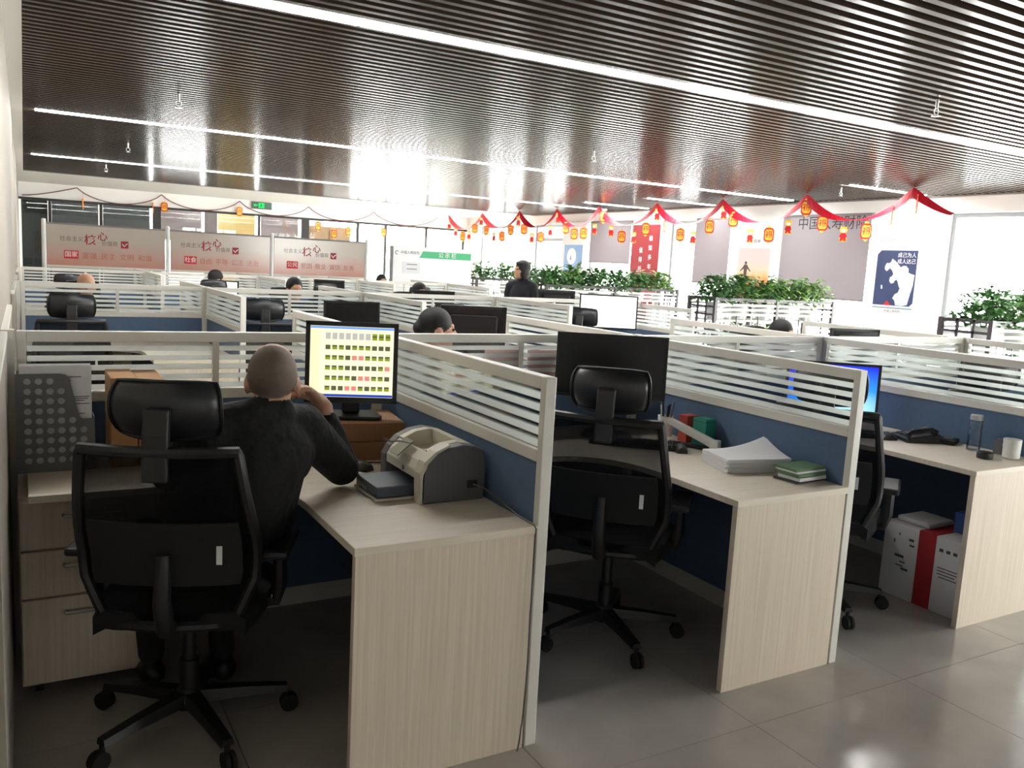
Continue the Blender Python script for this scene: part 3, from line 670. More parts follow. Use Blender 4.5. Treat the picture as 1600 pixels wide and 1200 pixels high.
def seated(label, x, y, fx, fy, style, mats, zs=1.0, headturn=0.0, lean=0.06, voxel=0.011, eyes=False):
    rz = math.atan2(-fx, fy)
    hp, he = head((0, lean+0.05, 1.155*zs), headturn, style)
    P = hp + [('c', (0,lean+0.03,1.07*zs), (0,lean,1.0*zs), 0.05, 0.055, SK), ('e', (0,lean*0.8,0.90*zs), (0.165,0.11,0.16), None, TOP), ('e', (0,lean*0.4,0.72*zs), (0.15,0.115,0.18), None, TOP), ('e', (0,0,0.6), (0.175,0.14,0.09), None, BOT),
         ('c', (-0.155,lean,0.98*zs), (0.155,lean,0.985*zs), 0.062, 0.062, TOP)]
    for sd in (-1, 1):
        P += limbs((sd*0.175, lean, 0.975*zs), (sd*0.22, lean+0.1, 0.81), TOP and (sd*0.15, lean+0.30, 0.805), TOP)
        P += hand((sd*0.145, lean+0.31, 0.80), (-sd*0.25, 0.95, -0.1), (0, 0, -1), SK, 0.3)
        P += [('c', (sd*0.09,0,0.585), (sd*0.11,0.40,0.565), 0.082, 0.062, BOT), ('c', (sd*0.11,0.40,0.55), (sd*0.11,0.38,0.1), 0.058, 0.042, BOT), ('c', (sd*0.11,0.36,0.05), (sd*0.11,0.52,0.038), 0.042, 0.036, SHOE)]
    return person('person', label, (x, y, 0), rz, P, mats, voxel, 4, he if eyes else None)
seated('dark-haired woman in profile behind the front glass partition', 0.52, 2.30, 0.97, -0.12, 'tied', [skin, beigecloth, trouser, hairm, shoem], 1.0, math.radians(-6), 0.10, 0.009, True)
seated('bald person, only the crown showing above the middle row', -0.91, 6.60, 0.05, -1, 'none', [skin, navy, trouser, hairm, shoem], 1.0)
seated('dark-haired person in profile beside a small white screen, back row', 0.60, 8.88, 0.8, 0.45, 'short', [skin, navy, trouser, hairm, shoem], 1.01, -0.3)
seated('black-haired head behind the second bay of the middle row', 1.0, 6.64, 0.1, -1, 'short', [skin, navy, trouser, hairm, shoem], 1.02)
seated('black-haired head behind the third bay of the middle row', 2.36, 6.55, 0, -1, 'short', [skin, navy, trouser, hairm, shoem], 1.02)
seated('black-haired head far off behind the back row', 3.58, 10.88, 0, -1, 'short', [skin, navy, trouser, hairm, shoem], 1.01)
seated('black-haired head behind the fourth bay of the front row, before the planter', 3.48, 2.42, 0.2, -1, 'short', [skin, navy, trouser, hairm, shoem], 0.975)
# --- standing woman, looking up to the left
hp, he = head((0, 0.03, 1.482), math.radians(-38), 'bob', math.radians(8))
P = hp + [('c', (0,0.01,1.40), (0,-0.01,1.32), 0.047, 0.052, TOP), ('e', (0,0,1.18), (0.16,0.105,0.17), None, TOP), ('e', (0,0,0.98), (0.14,0.10,0.17), None, TOP), ('e', (0,0,0.86), (0.165,0.115,0.11), None, BOT), ('c', (-0.145,0,1.285), (0.145,0,1.285), 0.055, 0.055, TOP), ('c', (-0.1,0,1.30), (0.1,0,1.30), 0.055, 0.055, TOP)]
for sd in (-1, 1):
    P += [('c', (sd*0.17,0,1.275), (sd*0.235,-0.02,1.0), 0.052, 0.042, TOP), ('c', (sd*0.235,-0.02,1.0), (sd*0.2,0.12,0.82), 0.041, 0.03, TOP)] + hand((sd*0.198,0.125,0.81), (-sd*0.1,0.4,-0.9), (-sd*1,0.2,0), SK, 0.35)
    P += [('c', (sd*0.085,0,0.82), (sd*0.09,0.01,0.46), 0.085, 0.058, BOT), ('c', (sd*0.09,0.01,0.46), (sd*0.09,-0.02,0.1), 0.056, 0.04, BOT), ('c', (sd*0.09,-0.02,0.045), (sd*0.095,0.14,0.035), 0.042, 0.034, SHOE)]
person('person', 'short-haired woman in a dark top standing and looking up to the left', (4.19, 7.37, 0), math.radians(128), P, [skin, navy, trouser, hairm, shoem], 0.009, 4, he)

# ================================================================== FIRST DESK
ZD = 0.74
t = thing('drawer_pedestal', 'pale wooden drawer unit under the first desk against the left wall', 'drawer unit', (-1.425, 0.92, 0))
MB().box(0, 0.42, 0.02, 0.42, 0.05, 0.70).build('body', wood_v, t)
for k, (z0, z1) in enumerate(((0.06,0.355),(0.365,0.52),(0.53,0.69))):
    d = MB().box(0.004, 0.416, 0, 0.02, z0, z1).build('drawer', wood_v, t, bevel=0.0015)
    MB().tube([(0.13,-0.002,z1-0.05),(0.13,-0.022,z1-0.05),(0.30,-0.022,z1-0.05),(0.30,-0.002,z1-0.05)], 0.006, 8).build('handle', steel, d, smooth=True)
for cx in (0.05, 0.37):
    for cy in (0.08, 0.37): MB().cyl((cx-0.012,cy,0.025),(cx+0.012,cy,0.025),0.025).cyl((cx,cy,0.03),(cx,cy,0.052),0.01).build('castor', rubber, t)
# magazine file with round holes (real openings), papers in it
greyfile = mat('grey_file_plastic', rgb(112, 112, 114), 0.5, var=0.05)
t = thing('magazine_file', 'grey perforated magazine file full of papers at the left wall', 'file holder', (-1.425, 1.12, ZD))
cv = bpy.data.curves.new('perforated_front', 'CURVE'); cv.dimensions = '2D'; cv.fill_mode = 'BOTH'; cv.extrude = 0.0015
def spline(P_):
    sp_ = cv.splines.new('POLY'); sp_.points.add(len(P_)-1); sp_.use_cyclic_u = True
    for q, (a, b) in zip(sp_.points, P_): q.co = (a, b, 0, 1)
edge = [(0,0),(0.24,0),(0.24,0.185)] + [(0.205-0.012*math.sin(a), 0.197-0.012*math.cos(a)) for a in (0.0,0.4,0.8,1.2)] + [(0.188,0.215),(0.166,0.312)] + [(0.135+0.033*math.cos(a), 0.312+0.033*math.sin(a)) for a in (0.3,0.7,1.1,1.57)] + [(0,0.345)]
spline(edge)
def top_at(x): return 0.345 if x < 0.14 else (0.30 if x < 0.17 else (0.215 if x < 0.19 else 0.185))
for hx in range(6):
    for hz_ in range(9):
        cx, cz = 0.035+hx*0.034, 0.318-hz_*0.0345
        if cz+0.014 < top_at(cx+0.014) and cz > 0.02: spline([(cx+0.0115*math.cos(2*PI*q/14), cz+0.0115*math.sin(2*PI*q/14)) for q in range(14)])
co = bpy.data.objects.new('perforated_front', cv); me = evaluated_mesh(co); bpy.data.objects.remove(co)
me.materials.clear(); me.materials.append(greyfile); me.transform(Matrix.Translation((0, 0.0015, 0)) @ Matrix.Rotation(PI/2, 4, 'X'))
inst('perforated_front', me, t)
MB().box(0,0.003,0.003,0.10,0,0.345).box(0.237,0.24,0.003,0.10,0,0.19).box(0.003,0.237,0.097,0.10,0,0.345).box(0.003,0.237,0.003,0.097,0,0.003).build('tray', greyfile, t)
for k in range(7):
    o = MB().box(0.012, 0.232, 0.008, 0.0095, 0.004, 0.372-0.006*((k*5) % 4)).build('paper_sheet', paperm, t, loc=(0, 0.002+k*0.012, 0))
ink = mat('printed_ink', rgb(96, 96, 104), 0.9, var=0.02)
for zz, xa, xb in ((0.33,0.16,0.2),(0.26,0.155,0.225),(0.253,0.155,0.22),(0.246,0.155,0.21),(0.235,0.155,0.225),(0.20,0.18,0.21)):
    MB().box(xa, xb, 0.0094, 0.0098, zz, zz+0.003).build('printed_line', ink, t)
t = thing('carton_box', 'brown cardboard document box beside the grey magazine file', 'box', (-1.135, 1.12, ZD))
for k in range(2):
    b = MB().box(0.002+k*0.092, 0.09+k*0.092, 0, 0.25, 0, 0.325-0.006*k).build('case', carton, t, bevel=0.003)
    MB().lathe([(0.0,0.0),(0.013,0.0),(0.013,0.001),(0,0.001)], n=16).build('emblem', red, b).matrix_local = Matrix.Translation((0.045+k*0.092, 0, 0.285)) @ Matrix.Rotation(PI/2, 4, 'X')
# brown box the monitor stands on
t = thing('monitor_riser_box', 'brown wooden-look box raising the thumbnail monitor', 'box', (-0.255, 1.12, ZD), math.radians(-8))
MB().box(-0.22, 0.20, -0.15, 0.15, 0, 0.075).build('lower_box', boxwood, t, bevel=0.003); MB().box(-0.22, 0.20, -0.15, 0.15, 0.077, 0.151).build('upper_box', boxwood, t, bevel=0.003)
def mouse(x, y, deg, label):
    t = thing('computer_mouse', label, 'mouse', (x, y, ZD), math.radians(deg))
    g = []
    for i in range(9):
        u = -1+2*i/8; row = []
        for j in range(11):
            v = -1+2*j/10; r_ = math.sqrt(max(0, 1-v*v*0.96)); x_ = 0.031*u*(0.6+0.4*r_); y_ = 0.055*v; z_ = 0.006+0.03*max(0, 1-u*u)**0.5*max(0.0, 1-(v+0.15)**2/1.4)**0.6
            row.append((x_, y_, z_))
        g.append(row)
    bm_ = MB().slab(g, lambda i, j: (0, 0, -g[i][j][2])).build('shell', black, t, smooth=60)
    MB().cyl((-0.004,0.03,0.03),(0.004,0.03,0.03),0.008).build('wheel', rubber, t)
    return t
mouse(-0.30, 0.845, 25, 'black mouse by the elbow of the man in black')
cb = MB().tube([(-0.29,0.90,ZD+0.006),(-0.25,0.93,ZD+0.003),(-0.17,0.90,ZD+0.003),(-0.13,0.83,ZD+0.003),(-0.10,0.88,ZD+0.003),(-0.05,0.98,ZD+0.003)], 0.0025, 6).build('mouse_cable', rubber)
tag(cb, 'thin black cable curling on the first desk behind the mouse', 'cable')
# laser printer: output slot on top, tray towards the sitter
pbeige = mat('printer_beige', rgb(206, 200, 184), 0.4, var=0.02); pdark = mat('printer_grey', rgb(92, 92, 96), 0.5, var=0.04); ptray = mat('printer_tray_blue_grey', rgb(70, 80, 92), 0.4, var=0.05)
t = thing('laser_printer', 'beige and grey laser printer with a paper tray on the first desk', 'printer', (-0.275, 0.325, ZD))
side = [(0.0,0.0),(0.235,0.0),(0.24,0.10),(0.235,0.165),(0.20,0.185),(0.15,0.193),(0.10,0.185),(0.05,0.163),(0.018,0.132),(0.0,0.10)]
for y0 in (0.0, 0.32): MB().prism(side, y0, y0+0.05, 'y').build('side_panel', pdark, t, bevel=0.006)
MB().prism([(0.003,0.075),(0.235,0.075),(0.235,0.166),(0.20,0.186),(0.165,0.192),(0.165,0.140),(0.055,0.125),(0.05,0.160),(0.02,0.133),(0.003,0.105)], 0.05, 0.32, 'y').build('body', pbeige, t, bevel=0.003)
MB().prism([(0.06,0.002),(0.235,0.002),(0.235,0.075),(0.06,0.075)], 0.05, 0.32, 'y').build('inner_housing', pdark, t)
MB().prism([(0.0,0.0),(0.01,0.0),(0.012,0.10),(0.022,0.134),(0.055,0.167),(0.10,0.189),(0.10,0.197),(0.05,0.175),(0.012,0.143),(-0.004,0.105)], 0.0, 0.052, 'y').build('front_rim', pbeige, t)
for y0 in (0.05, 0.285): MB().prism([(0.05,0.1),(0.165,0.13),(0.165,0.191),(0.15,0.194),(0.10,0.187),(0.05,0.165)], y0, y0+0.035, 'y').build('slot_cheek', pbeige, t)
tr = MB().box(-0.125, 0.06, 0.075, 0.275, 0.012, 0.05).build('paper_tray', ptray, t, bevel=0.005)
MB().box(-0.13, 0.05, 0.07, 0.28, 0.003, 0.011).build('tray_base', pbeige, tr); MB().box(-0.129, -0.125, 0.155, 0.2, 0.022, 0.03).build('tray_latch', chrome, tr)
MB().obox((0.01, 0.2, 0.155), (0.075, 0.075, 0.004), Matrix.Rotation(math.radians(-38), 3, 'Y')).build('output_guide', mat('smoky_plastic', rgb(120,116,108), 0.2, var=0.03), t)
MB().tube([(-0.02,0.30,0.165),(0.0,0.27,0.158),(0.02,0.24,0.165),(0.03,0.16,0.172)], 0.003, 6).build('wire_stop', pdark, t)
MB().lathe([(0,0),(0.009,0),(0.009,0.002),(0,0.002)], n=16).build('round_logo', pdark, t).matrix_local = Matrix.Translation((0.003, 0.16, 0.09)) @ Matrix.Rotation(-PI/2, 4, 'Y')
MB().box(0.17, 0.205, -0.006, 0.0, 0.045, 0.07).build('socket', black, t)
cc = MB().tube([(-0.085,0.318,0.797),(-0.06,0.29,0.79),(-0.04,0.2,0.765),(-0.035,0.1,0.746),(-0.033,0.0,0.744),(-0.032,-0.012,0.735),(-0.033,-0.013,0.60),(-0.036,-0.012,0.45),(-0.034,-0.013,0.30),(-0.04,-0.012,0.12),(-0.05,-0.014,0.03),(-0.06,-0.02,0.004)], 0.003, 6).build('power_cord', mat('cord_grey', rgb(96,94,92), 0.5, var=0.05))
tag(cc, 'thin grey cord running from the printer down the end panel of the first desk', 'cable')

# ================================================================== SECOND DESK
t = thing('pen_cup', 'white cup full of pens under the dark monitor', 'pen holder', (1.36, 1.05, ZD))
MB().lathe([(0,0.003),(0.034,0.003),(0.036,0.0),(0.04,0.10),(0.037,0.10),(0.033,0.006),(0,0.006)]).build('cup', whiteplastic, t, smooth=True)
for k, (dx, dy, m_) in enumerate(((0.015,0.01,black),(-0.012,0.012,whiteplastic),(0.0,-0.015,black),(0.02,-0.01,greyplastic),(-0.02,-0.005,black))):
    MB().cyl((dx*0.6,dy*0.6,0.008),(dx*1.6,dy*1.6,0.145+0.008*k),0.0045,n=8).build('pen', m_, t)
def keyboard(x, y, deg, label):
    t = thing('keyboard', label, 'keyboard', (x, y, ZD), math.radians(deg))
    MB().box(-0.21, 0.21, -0.07, 0.07, 0, 0.018).build('case', black, t, bevel=0.004)
    mb = MB()
    for r in range(5):
        for q in range(14): mb.box(-0.2+q*0.0285, -0.2+q*0.0285+0.024, -0.06+r*0.024, -0.06+r*0.024+0.02, 0.018, 0.024)
    stuff(mb.build('keys', rubber, t)); return t
keyboard(1.06, 0.90, -42, 'black keyboard under the dark monitor, second front desk')
mouse(1.19, 0.735, -30, 'black mouse in front of the stapler')
t = thing('long_arm_stapler', 'large cream stapler with raised arm on the second front desk', 'stapler', (1.30, 0.78, ZD), math.radians(118))
MB().box(-0.12, 0.12, -0.022, 0.022, 0, 0.016).build('base', black, t, bevel=0.004)
Mx = Matrix.Rotation(math.radians(-24), 3, 'Y')
MB().prism([(-0.13,0.015),(-0.10,0.012),(0.10,0.088),(0.13,0.098),(0.135,0.118),(0.11,0.124),(-0.10,0.052),(-0.13,0.04)], -0.02, 0.02, 'y').build('arm', whiteplastic, t, bevel=0.006)
MB().box(-0.13, -0.09, -0.025, 0.025, 0.0, 0.05).build('hinge', whiteplastic, t, bevel=0.004)
t = tag(MB().box(-0.035, 0.035, -0.03, 0.03, 0, 0.13).box(-0.0352, 0.0352, -0.0302, 0.0302, 0.10, 0.112).build('red_box', mat('red_card', rgb(168,62,46), 0.6, var=0.15, vscale=25), bevel=0.002, loc=(1.375,0.90,ZD)), 'small red printed box beside the teal box', 'box')
t = thing('teal_box', 'upright teal carton against the blue partition, second front desk', 'box', (1.375, 0.79, ZD), 0.1)
MB().box(-0.035, 0.035, -0.04, 0.04, 0, 0.135).build('carton', mat('teal_card', rgb(40,134,118), 0.6, var=0.06), t, bevel=0.002); MB().box(-0.0355, 0.0355, -0.0405, 0.0405, 0.118, 0.122).build('band', mat('teal_dark', rgb(24,92,84), 0.6, var=0.03), t)
t = thing('paper_stack', 'tall loose stack of white papers on the second front desk', 'papers', (1.262, 0.40, ZD), math.radians(-14))
rr = random.Random(5)
for k in range(16):
    z0 = 0.0035*k; a = rr.uniform(-0.05, 0.05); R2 = Matrix.Rotation(a, 3, 'Z'); g = []
    lift = 0.0 if k < 6 else (k-5)*0.0055
    for i in range(9):
        row = []
        for j in range(7):
            u, v = -1+2*i/8, -1+2*j/6; q = R2 @ Vector((0.15*u, 0.105*v, 0))
            row.append((q.x, q.y, z0 + lift*max(0, (0.4*v+0.6*u))**2 + 0.001))
        g.append(row)
    MB().slab(g, (0, 0, 0.003)).build('paper_sheaf', paperm, t, smooth=60)
t = thing('book_pile', 'small pile of green and white booklets near the end of the second desk', 'books', (1.325, 0.165, ZD), math.radians(3))
gcov = mat('green_cover', rgb(92,124,92), 0.6, var=0.15, vscale=20)
for k, (m_, h_) in enumerate(((mat('dark_cover', rgb(60,60,58), 0.6, var=0.05),0.010),(paperm,0.014),(gcov,0.016),(paperm,0.008),(gcov,0.010))):
    z0 = (0,0.010,0.024,0.040,0.048)[k]; d = 0.004*((k*3) % 4)
    MB().box(-0.09+d, 0.09-d*0.5, -0.055-d, 0.055-d, z0, z0+h_).build('booklet', m_, t, bevel=0.001)
# papers and things on the woman's desk behind the glass
for k, (x, y, dg, cc_, lab) in enumerate(((0.95,1.72,12,rgb(226,190,186),'pink sheet of paper seen through the front glass'),(0.55,1.70,-8,rgb(228,226,224),'white document lying behind the front glass'),(1.15,1.80,30,rgb(196,214,150),'pale green paper by the pink sheets'),(0.25,1.75,5,rgb(206,44,58),'red folder lying behind the first cross partition'),(0.75,1.60,-20,rgb(222,180,178),'second pink slip nearest the front glass'))):
    o = MB().box(-0.1, 0.1, -0.14, 0.14, 0, 0.006+0.002*k).build('paper_sheet', mat('paper_tint_%d' % k, cc_, 0.85, var=0.03), loc=(x, y, ZD)); o.rotation_euler = (0,0,math.radians(dg)); tag(o, lab, 'paper')
for k, (x, dz) in enumerate(((0.62,0.0),(0.86,0.01))):
    o = MB().box(-0.09, 0.09, -0.0015, 0.0015, 0, 0.15-dz).build('pink_notice', mat('pink_notice_%d' % k, rgb(228,186,184), 0.85, var=0.03), loc=(x, 1.4345, 0.985)); tag(o, ('pink notice stuck on the front glass, %s one' % ('left','right')[k]), 'paper')

# ================================================================== THIRD DESK
keyboard(2.42, 0.78, -40, 'black keyboard under the blue screen')
mouse(2.52, 0.665, -30, 'black mouse beside the desk telephone')
t = thing('desk_telephone', 'dark desk telephone on the third front desk', 'telephone', (2.66, 0.58, ZD), math.radians(-25))
MB().prism([(-0.09,0),(0.09,0),(0.09,0.05),(-0.09,0.022)], -0.085, 0.085, 'y').build('body', black, t, bevel=0.004)
MB().prism([(0.055,0.052),(0.085,0.058),(0.085,0.066),(0.055,0.060)], -0.05, 0.05, 'y').build('display', greyplastic, t)
mb = MB()
for a in range(4):
    for b in range(4): mb.obox((-0.06+a*0.025, -0.02+b*0.024, 0.032+a*0.0042), (0.017,0.016,0.006))
stuff(mb.build('keypad', greyplastic, t))
MB().tube([(-0.075,-0.06,0.035),(-0.06,-0.06,0.052),(0.05,-0.06,0.07),(0.075,-0.06,0.055)], [0.018,0.013,0.013,0.018], 8).build('handset', black, t, smooth=True)
t = thing('black_notebook', 'black device lying beside the telephone', 'device', (2.775, 0.47, ZD), 0.4)
MB().box(-0.06, 0.06, -0.045, 0.045, 0, 0.025).build('case', rubber, t, bevel=0.006); MB().box(-0.03, 0.03, -0.02, 0.02, 0.025, 0.028).build('panel', greyplastic, t)
t = thing('glass_bottle', 'clear glass drinking bottle on the third front desk', 'bottle', (2.74, 0.31, ZD))
bg_ = glassy('bottle_glass', (0.93,0.95,0.95,1), 0.05)
MB().lathe([(0,0.002),(0.031,0.002),(0.033,0.008),(0.033,0.095),(0.030,0.105),(0.033,0.115),(0.033,0.15),(0.028,0.158),(0.0265,0.158),(0.0265,0.154),(0.0305,0.148),(0.0305,0.115),(0.0275,0.105),(0.0305,0.095),(0.0305,0.01),(0,0.008)], n=28).build('body', bg_, t, smooth=True)
MB().lathe([(0,0.153),(0.0262,0.153),(0.030,0.155),(0.030,0.178),(0.027,0.181),(0,0.181)], n=24).build('lid', mat('clear_lid', rgb(190,190,190), 0.2, 0.3, var=0.02), t, smooth=True)
t = thing('bottle_cap', 'round black lid lying near the desk end', 'lid', (2.60, 0.165, ZD))
MB().lathe([(0,0),(0.034,0),(0.036,0.004),(0.036,0.028),(0.032,0.032),(0.026,0.03),(0,0.028)], n=28).build('cap', black, t, smooth=True); MB().lathe([(0.024,0.0295),(0.026,0.0335),(0.028,0.031)], n=24).build('ring', rubber, t)
t = thing('photo_block', 'small grey printed box against the partition, third desk', 'box', (2.80, 0.21, ZD), 0.1)
MB().box(-0.03, 0.03, -0.02, 0.02, 0, 0.075).build('box', greyplastic, t, bevel=0.002); MB().box(-0.025, -0.01, -0.0205, -0.02, 0.045, 0.06).build('picture', paperm, t)
t = thing('white_mug', 'white mug at the right end of the third front desk', 'mug', (2.74, 0.12, ZD))
MB().lathe([(0,0.003),(0.034,0.003),(0.038,0.006),(0.04,0.095),(0.037,0.095),(0.035,0.009),(0,0.008)], n=24).build('cup', whiteplastic, t, smooth=True)
MB().tube([(0.038,0,0.075),(0.06,0,0.07),(0.064,0,0.05),(0.058,0,0.03),(0.037,0,0.025)], 0.006, 8).build('handle', whiteplastic, t, smooth=True)
# white and red carton under the third desk
t = thing('printer_carton', 'white carton with a broad red band under the third front desk', 'box', (2.36, 0.06, 0))
MB().box(0, 0.30, 0, 0.42, 0, 0.37).build('box', mat('white_card', rgb(206,204,204), 0.7, var=0.04, vscale=8), t, bevel=0.003)
MB().box(-0.0012, 0.3012, 0.14, 0.23, 0.001, 0.3715).build('red_band', mat('dark_red_card', rgb(158,34,38), 0.6, var=0.06), t)
inkd = mat('carton_ink', rgb(70,68,72), 0.8, var=0.02)
for (y0, y1, z0, z1) in ((0.30,0.35,0.205,0.217),(0.29,0.32,0.18,0.186),(0.30,0.34,0.16,0.166),(0.27,0.31,0.145,0.155),(0.255,0.28,0.30,0.312),(0.25,0.275,0.275,0.283),(0.10,0.12,0.30,0.315),(0.065,0.085,0.30,0.315),(0.03,0.05,0.30,0.315),(0.02,0.12,0.22,0.224),(0.02,0.12,0.205,0.209),(0.03,0.12,0.19,0.194),(0.02,0.11,0.175,0.179),(0.355,0.362,0.27,0.29),(0.33,0.337,0.315,0.325)):
    MB().box(-0.001, 0.0, y0, y1, z0, z1).build('print_mark', inkd, t)
tag(MB().box(-0.05, 0.05, -0.03, 0.09, 0, 0.012).box(-0.05,0.05,-0.03,0.09,0.014,0.10).build('blue_carton', mat('blue_card', rgb(52,76,140), 0.6, var=0.06), loc=(2.55,0.12,0.3717)), 'small blue box standing on the white and red carton', 'box')
tag(MB().box(-0.10, 0.10, -0.09, 0.09, 0, 0.03).build('white_bag_pack', mat('soft_white', rgb(180,180,184), 0.8, bump=0.5, bscale=30, var=0.05), bevel=0.012, loc=(2.50,0.36,0.3717)), 'flat pale package lying on the white and red carton', 'package')

# ================================================================== PLANTERS
def leaf(mb, base, d, ln, wd, rr):
    d = Vector(d).normalized(); s_ = d.cross(Vector((0,0,1)));
    if s_.length < 0.1: s_ = Vector((1,0,0))
    s_.normalize(); n_ = s_.cross(d); b = Vector(base); dr = Vector((0,0,-1))
    p1 = b + d*ln*0.45; p2 = b + d*ln*0.85 + dr*ln*0.12; p3 = b + d*ln + dr*ln*0.3
    mb.add([b, p1 + s_*wd + n_*wd*0.25, p1, p1 - s_*wd + n_*wd*0.25, p2 + s_*wd*0.55, p2, p2 - s_*wd*0.55, p3], [(0,1,2),(0,2,3),(1,4,5,2),(2,5,6,3),(4,7,5),(5,7,6)])
def foliage(rr, rad, hgt, n_, light):
    mb = MB()
    for k in range(n_):
        a = rr.uniform(0, 2*PI); e = rr.uniform(-0.25, 1.35); L_ = rr.uniform(0.35, 1.0)
        c = Vector((math.cos(a)*rad*math.cos(e)*L_, math.sin(a)*rad*math.cos(e)*L_, hgt*(0.25+0.75*max(-0.3, math.sin(e))*L_)))
        mb.cur = 1 if rr.random() < light else 0
        leaf(mb, c, (math.cos(a+rr.uniform(-0.7,0.7)), math.sin(a+rr.uniform(-0.7,0.7)), rr.uniform(-0.2,0.9)), rr.uniform(0.09,0.15), rr.uniform(0.028,0.045), rr)
    mb.cur = 0
    for k in range(10):
        a = rr.uniform(0, 2*PI); mb.cyl((0,0,0.0), (math.cos(a)*rad*0.5, math.sin(a)*rad*0.5, hgt*0.7), 0.005, 0.003, 5)
    return mb
planterN = {}
def planter(x0, x1, yf, name_where, nplants, light, lower=True):
    D = 0.48; ZT = 1.28; rr = random.Random(int(x0*100+yf*7))
    t = thing('planter_stand', 'open slatted planter stand with pale slats, %s' % name_where, 'planter', (x0, yf, 0), group='planter stands')
    Wd = x1-x0
    for px in (0, Wd*0.5, Wd):
        for py in (0, D): MB().box(px-0.02, px+0.02, py-0.02, py+0.02, 0, ZT).build('post', slatdark, t)
    for py in (0, D):
        for z in (1.255, 0.70, 0.15): MB().box(0.02, Wd-0.02, py-0.012, py+0.012, z-0.02, z+0.02).build('rail', slatdark, t)
        for z in (1.19, 1.13, 1.07): MB().box(0.02, Wd-0.02, py-0.014, py+0.014, z-0.013, z+0.013).build('slat', slatwhite, t)
        nb = int(Wd/0.12)
        for q in range(1, nb):
            if py == 0 or q % 2: MB().box(Wd*q/nb-0.007, Wd*q/nb+0.007, py-0.007, py+0.007, 0.17, 1.055).build('bar', slatwhite if q % 3 else slatdark, t)
    for px in (0, Wd):
        for q in (1, 2): MB().box(px-0.01, px+0.01, D*q/3-0.012, D*q/3+0.012, 0.1, ZT).build('end_bar', slatdark, t)
        for z in (1.26, 1.16, 1.06, 0.70, 0.15): MB().box(px-0.01, px+0.01, 0.02, D-0.02, z-0.012, z+0.012).build('end_rail', slatdark, t)
    MB().box(0.02, Wd-0.02, 0.02, D-0.02, 0.98, 1.0).build('shelf', slatwhite, t); MB().box(0.02, Wd-0.02, 0.02, D-0.02, 0.45, 0.47).build('shelf', slatwhite, t)
    for k in range(nplants):
        px = x0 + Wd*(k+0.5)/nplants
        pot = thing('potted_pothos', '%s pothos from the left on the planter %s' % (ORD[k], name_where), 'plant', (px, yf+D/2, 1.0), group='pothos plants on the planters')
        MB().lathe([(0,0.0),(0.085,0.0),(0.11,0.2),(0.10,0.2),(0.095,0.18),(0,0.18)], n=16).build('pot', potw, pot, smooth=True)
        MB().lathe([(0.094,0.181),(0.05,0.186),(0,0.187)], n=12).build('soil', soilm, pot)
        f = foliage(rr, 0.28, 0.40, 270, light[k % len(light)]).build('foliage', [leafA, leafB], pot); f.location = (0,0,0.17); stuff(f)
    if lower:
        for k in range(max(1, nplants-2)):
            px = x0 + Wd*(k+0.6)/nplants
            pot = thing('potted_pothos', '%s lower-shelf plant of the planter %s' % (ORD[k], name_where), 'plant', (px, yf+D/2, 0.47), group='plants on the lower shelves')
            MB().lathe([(0,0.0),(0.08,0.0),(0.1,0.17),(0.09,0.17),(0.085,0.15),(0,0.15)], n=14).build('pot', potw, pot, smooth=True)
            f = foliage(rr, 0.20, 0.34, 110, 0.15).build('foliage', [leafA, leafB], pot); f.location = (0,0,0.14); stuff(f)
planter(6.08, 8.22, 5.80, 'before the sunset poster', 5, (0.05,0.3,0.35,0.6,0.8))
planter(6.02, 8.20, 2.25, 'nearest the viewer at the right windows', 4, (0.0,0.3,0.6,0.1))
planter(5.62, 8.24, 9.05, 'before the red wall panel', 6, (0.0,0.0,0.05,0.05,0.1,0.6))
planter(5.95, 7.95, 12.05, 'behind the standing woman', 4, (0.05,0.2,0.1,0.3), False)

# ================================================================== GARLANDS
GX = 8.55
pk = [(4.42,2.47),(5.02,2.775),(6.73,2.775),(8.47,2.775),(10.15,2.775),(11.96,2.775),(13.5,2.775),(15.1,2.775),(16.95,2.775),(18.90,2.775)]
for s_ in range(len(pk)-1):
    (ya, za), (yb, zb) = pk[s_], pk[s_+1]; g = []
    N_ = 20
    for i in range(N_+1):
        u = i/N_
        yy = ya+(yb-ya)*u
        if s_ == 0: zz = za+(zb-za)*u**1.3; tw = 0.25+0.6*u
        else: zz = za-0.35*(1-(2*u-1)**2)**0.85; tw = abs(2*u-1)**0.8
        hw = 0.028+0.045*tw; ang = tw*PI/2
        dz, dx = math.sin(ang)*hw, math.cos(ang)*hw
        g.append([(GX-dx, yy, zz-hw-dz if False else zz-dz-0.02), (GX+dx, yy, zz+dz-0.02 if zz+dz-0.02 < 2.795 else 2.795)])
    o = MB().slab(g, (-0.004, 0, -0.002)).build('garland_ribbon', redcloth)
    tag(o, 'red paper ribbon swag under the ceiling, %s from the right end' % ORD[s_], 'garland', 'red garland swags')
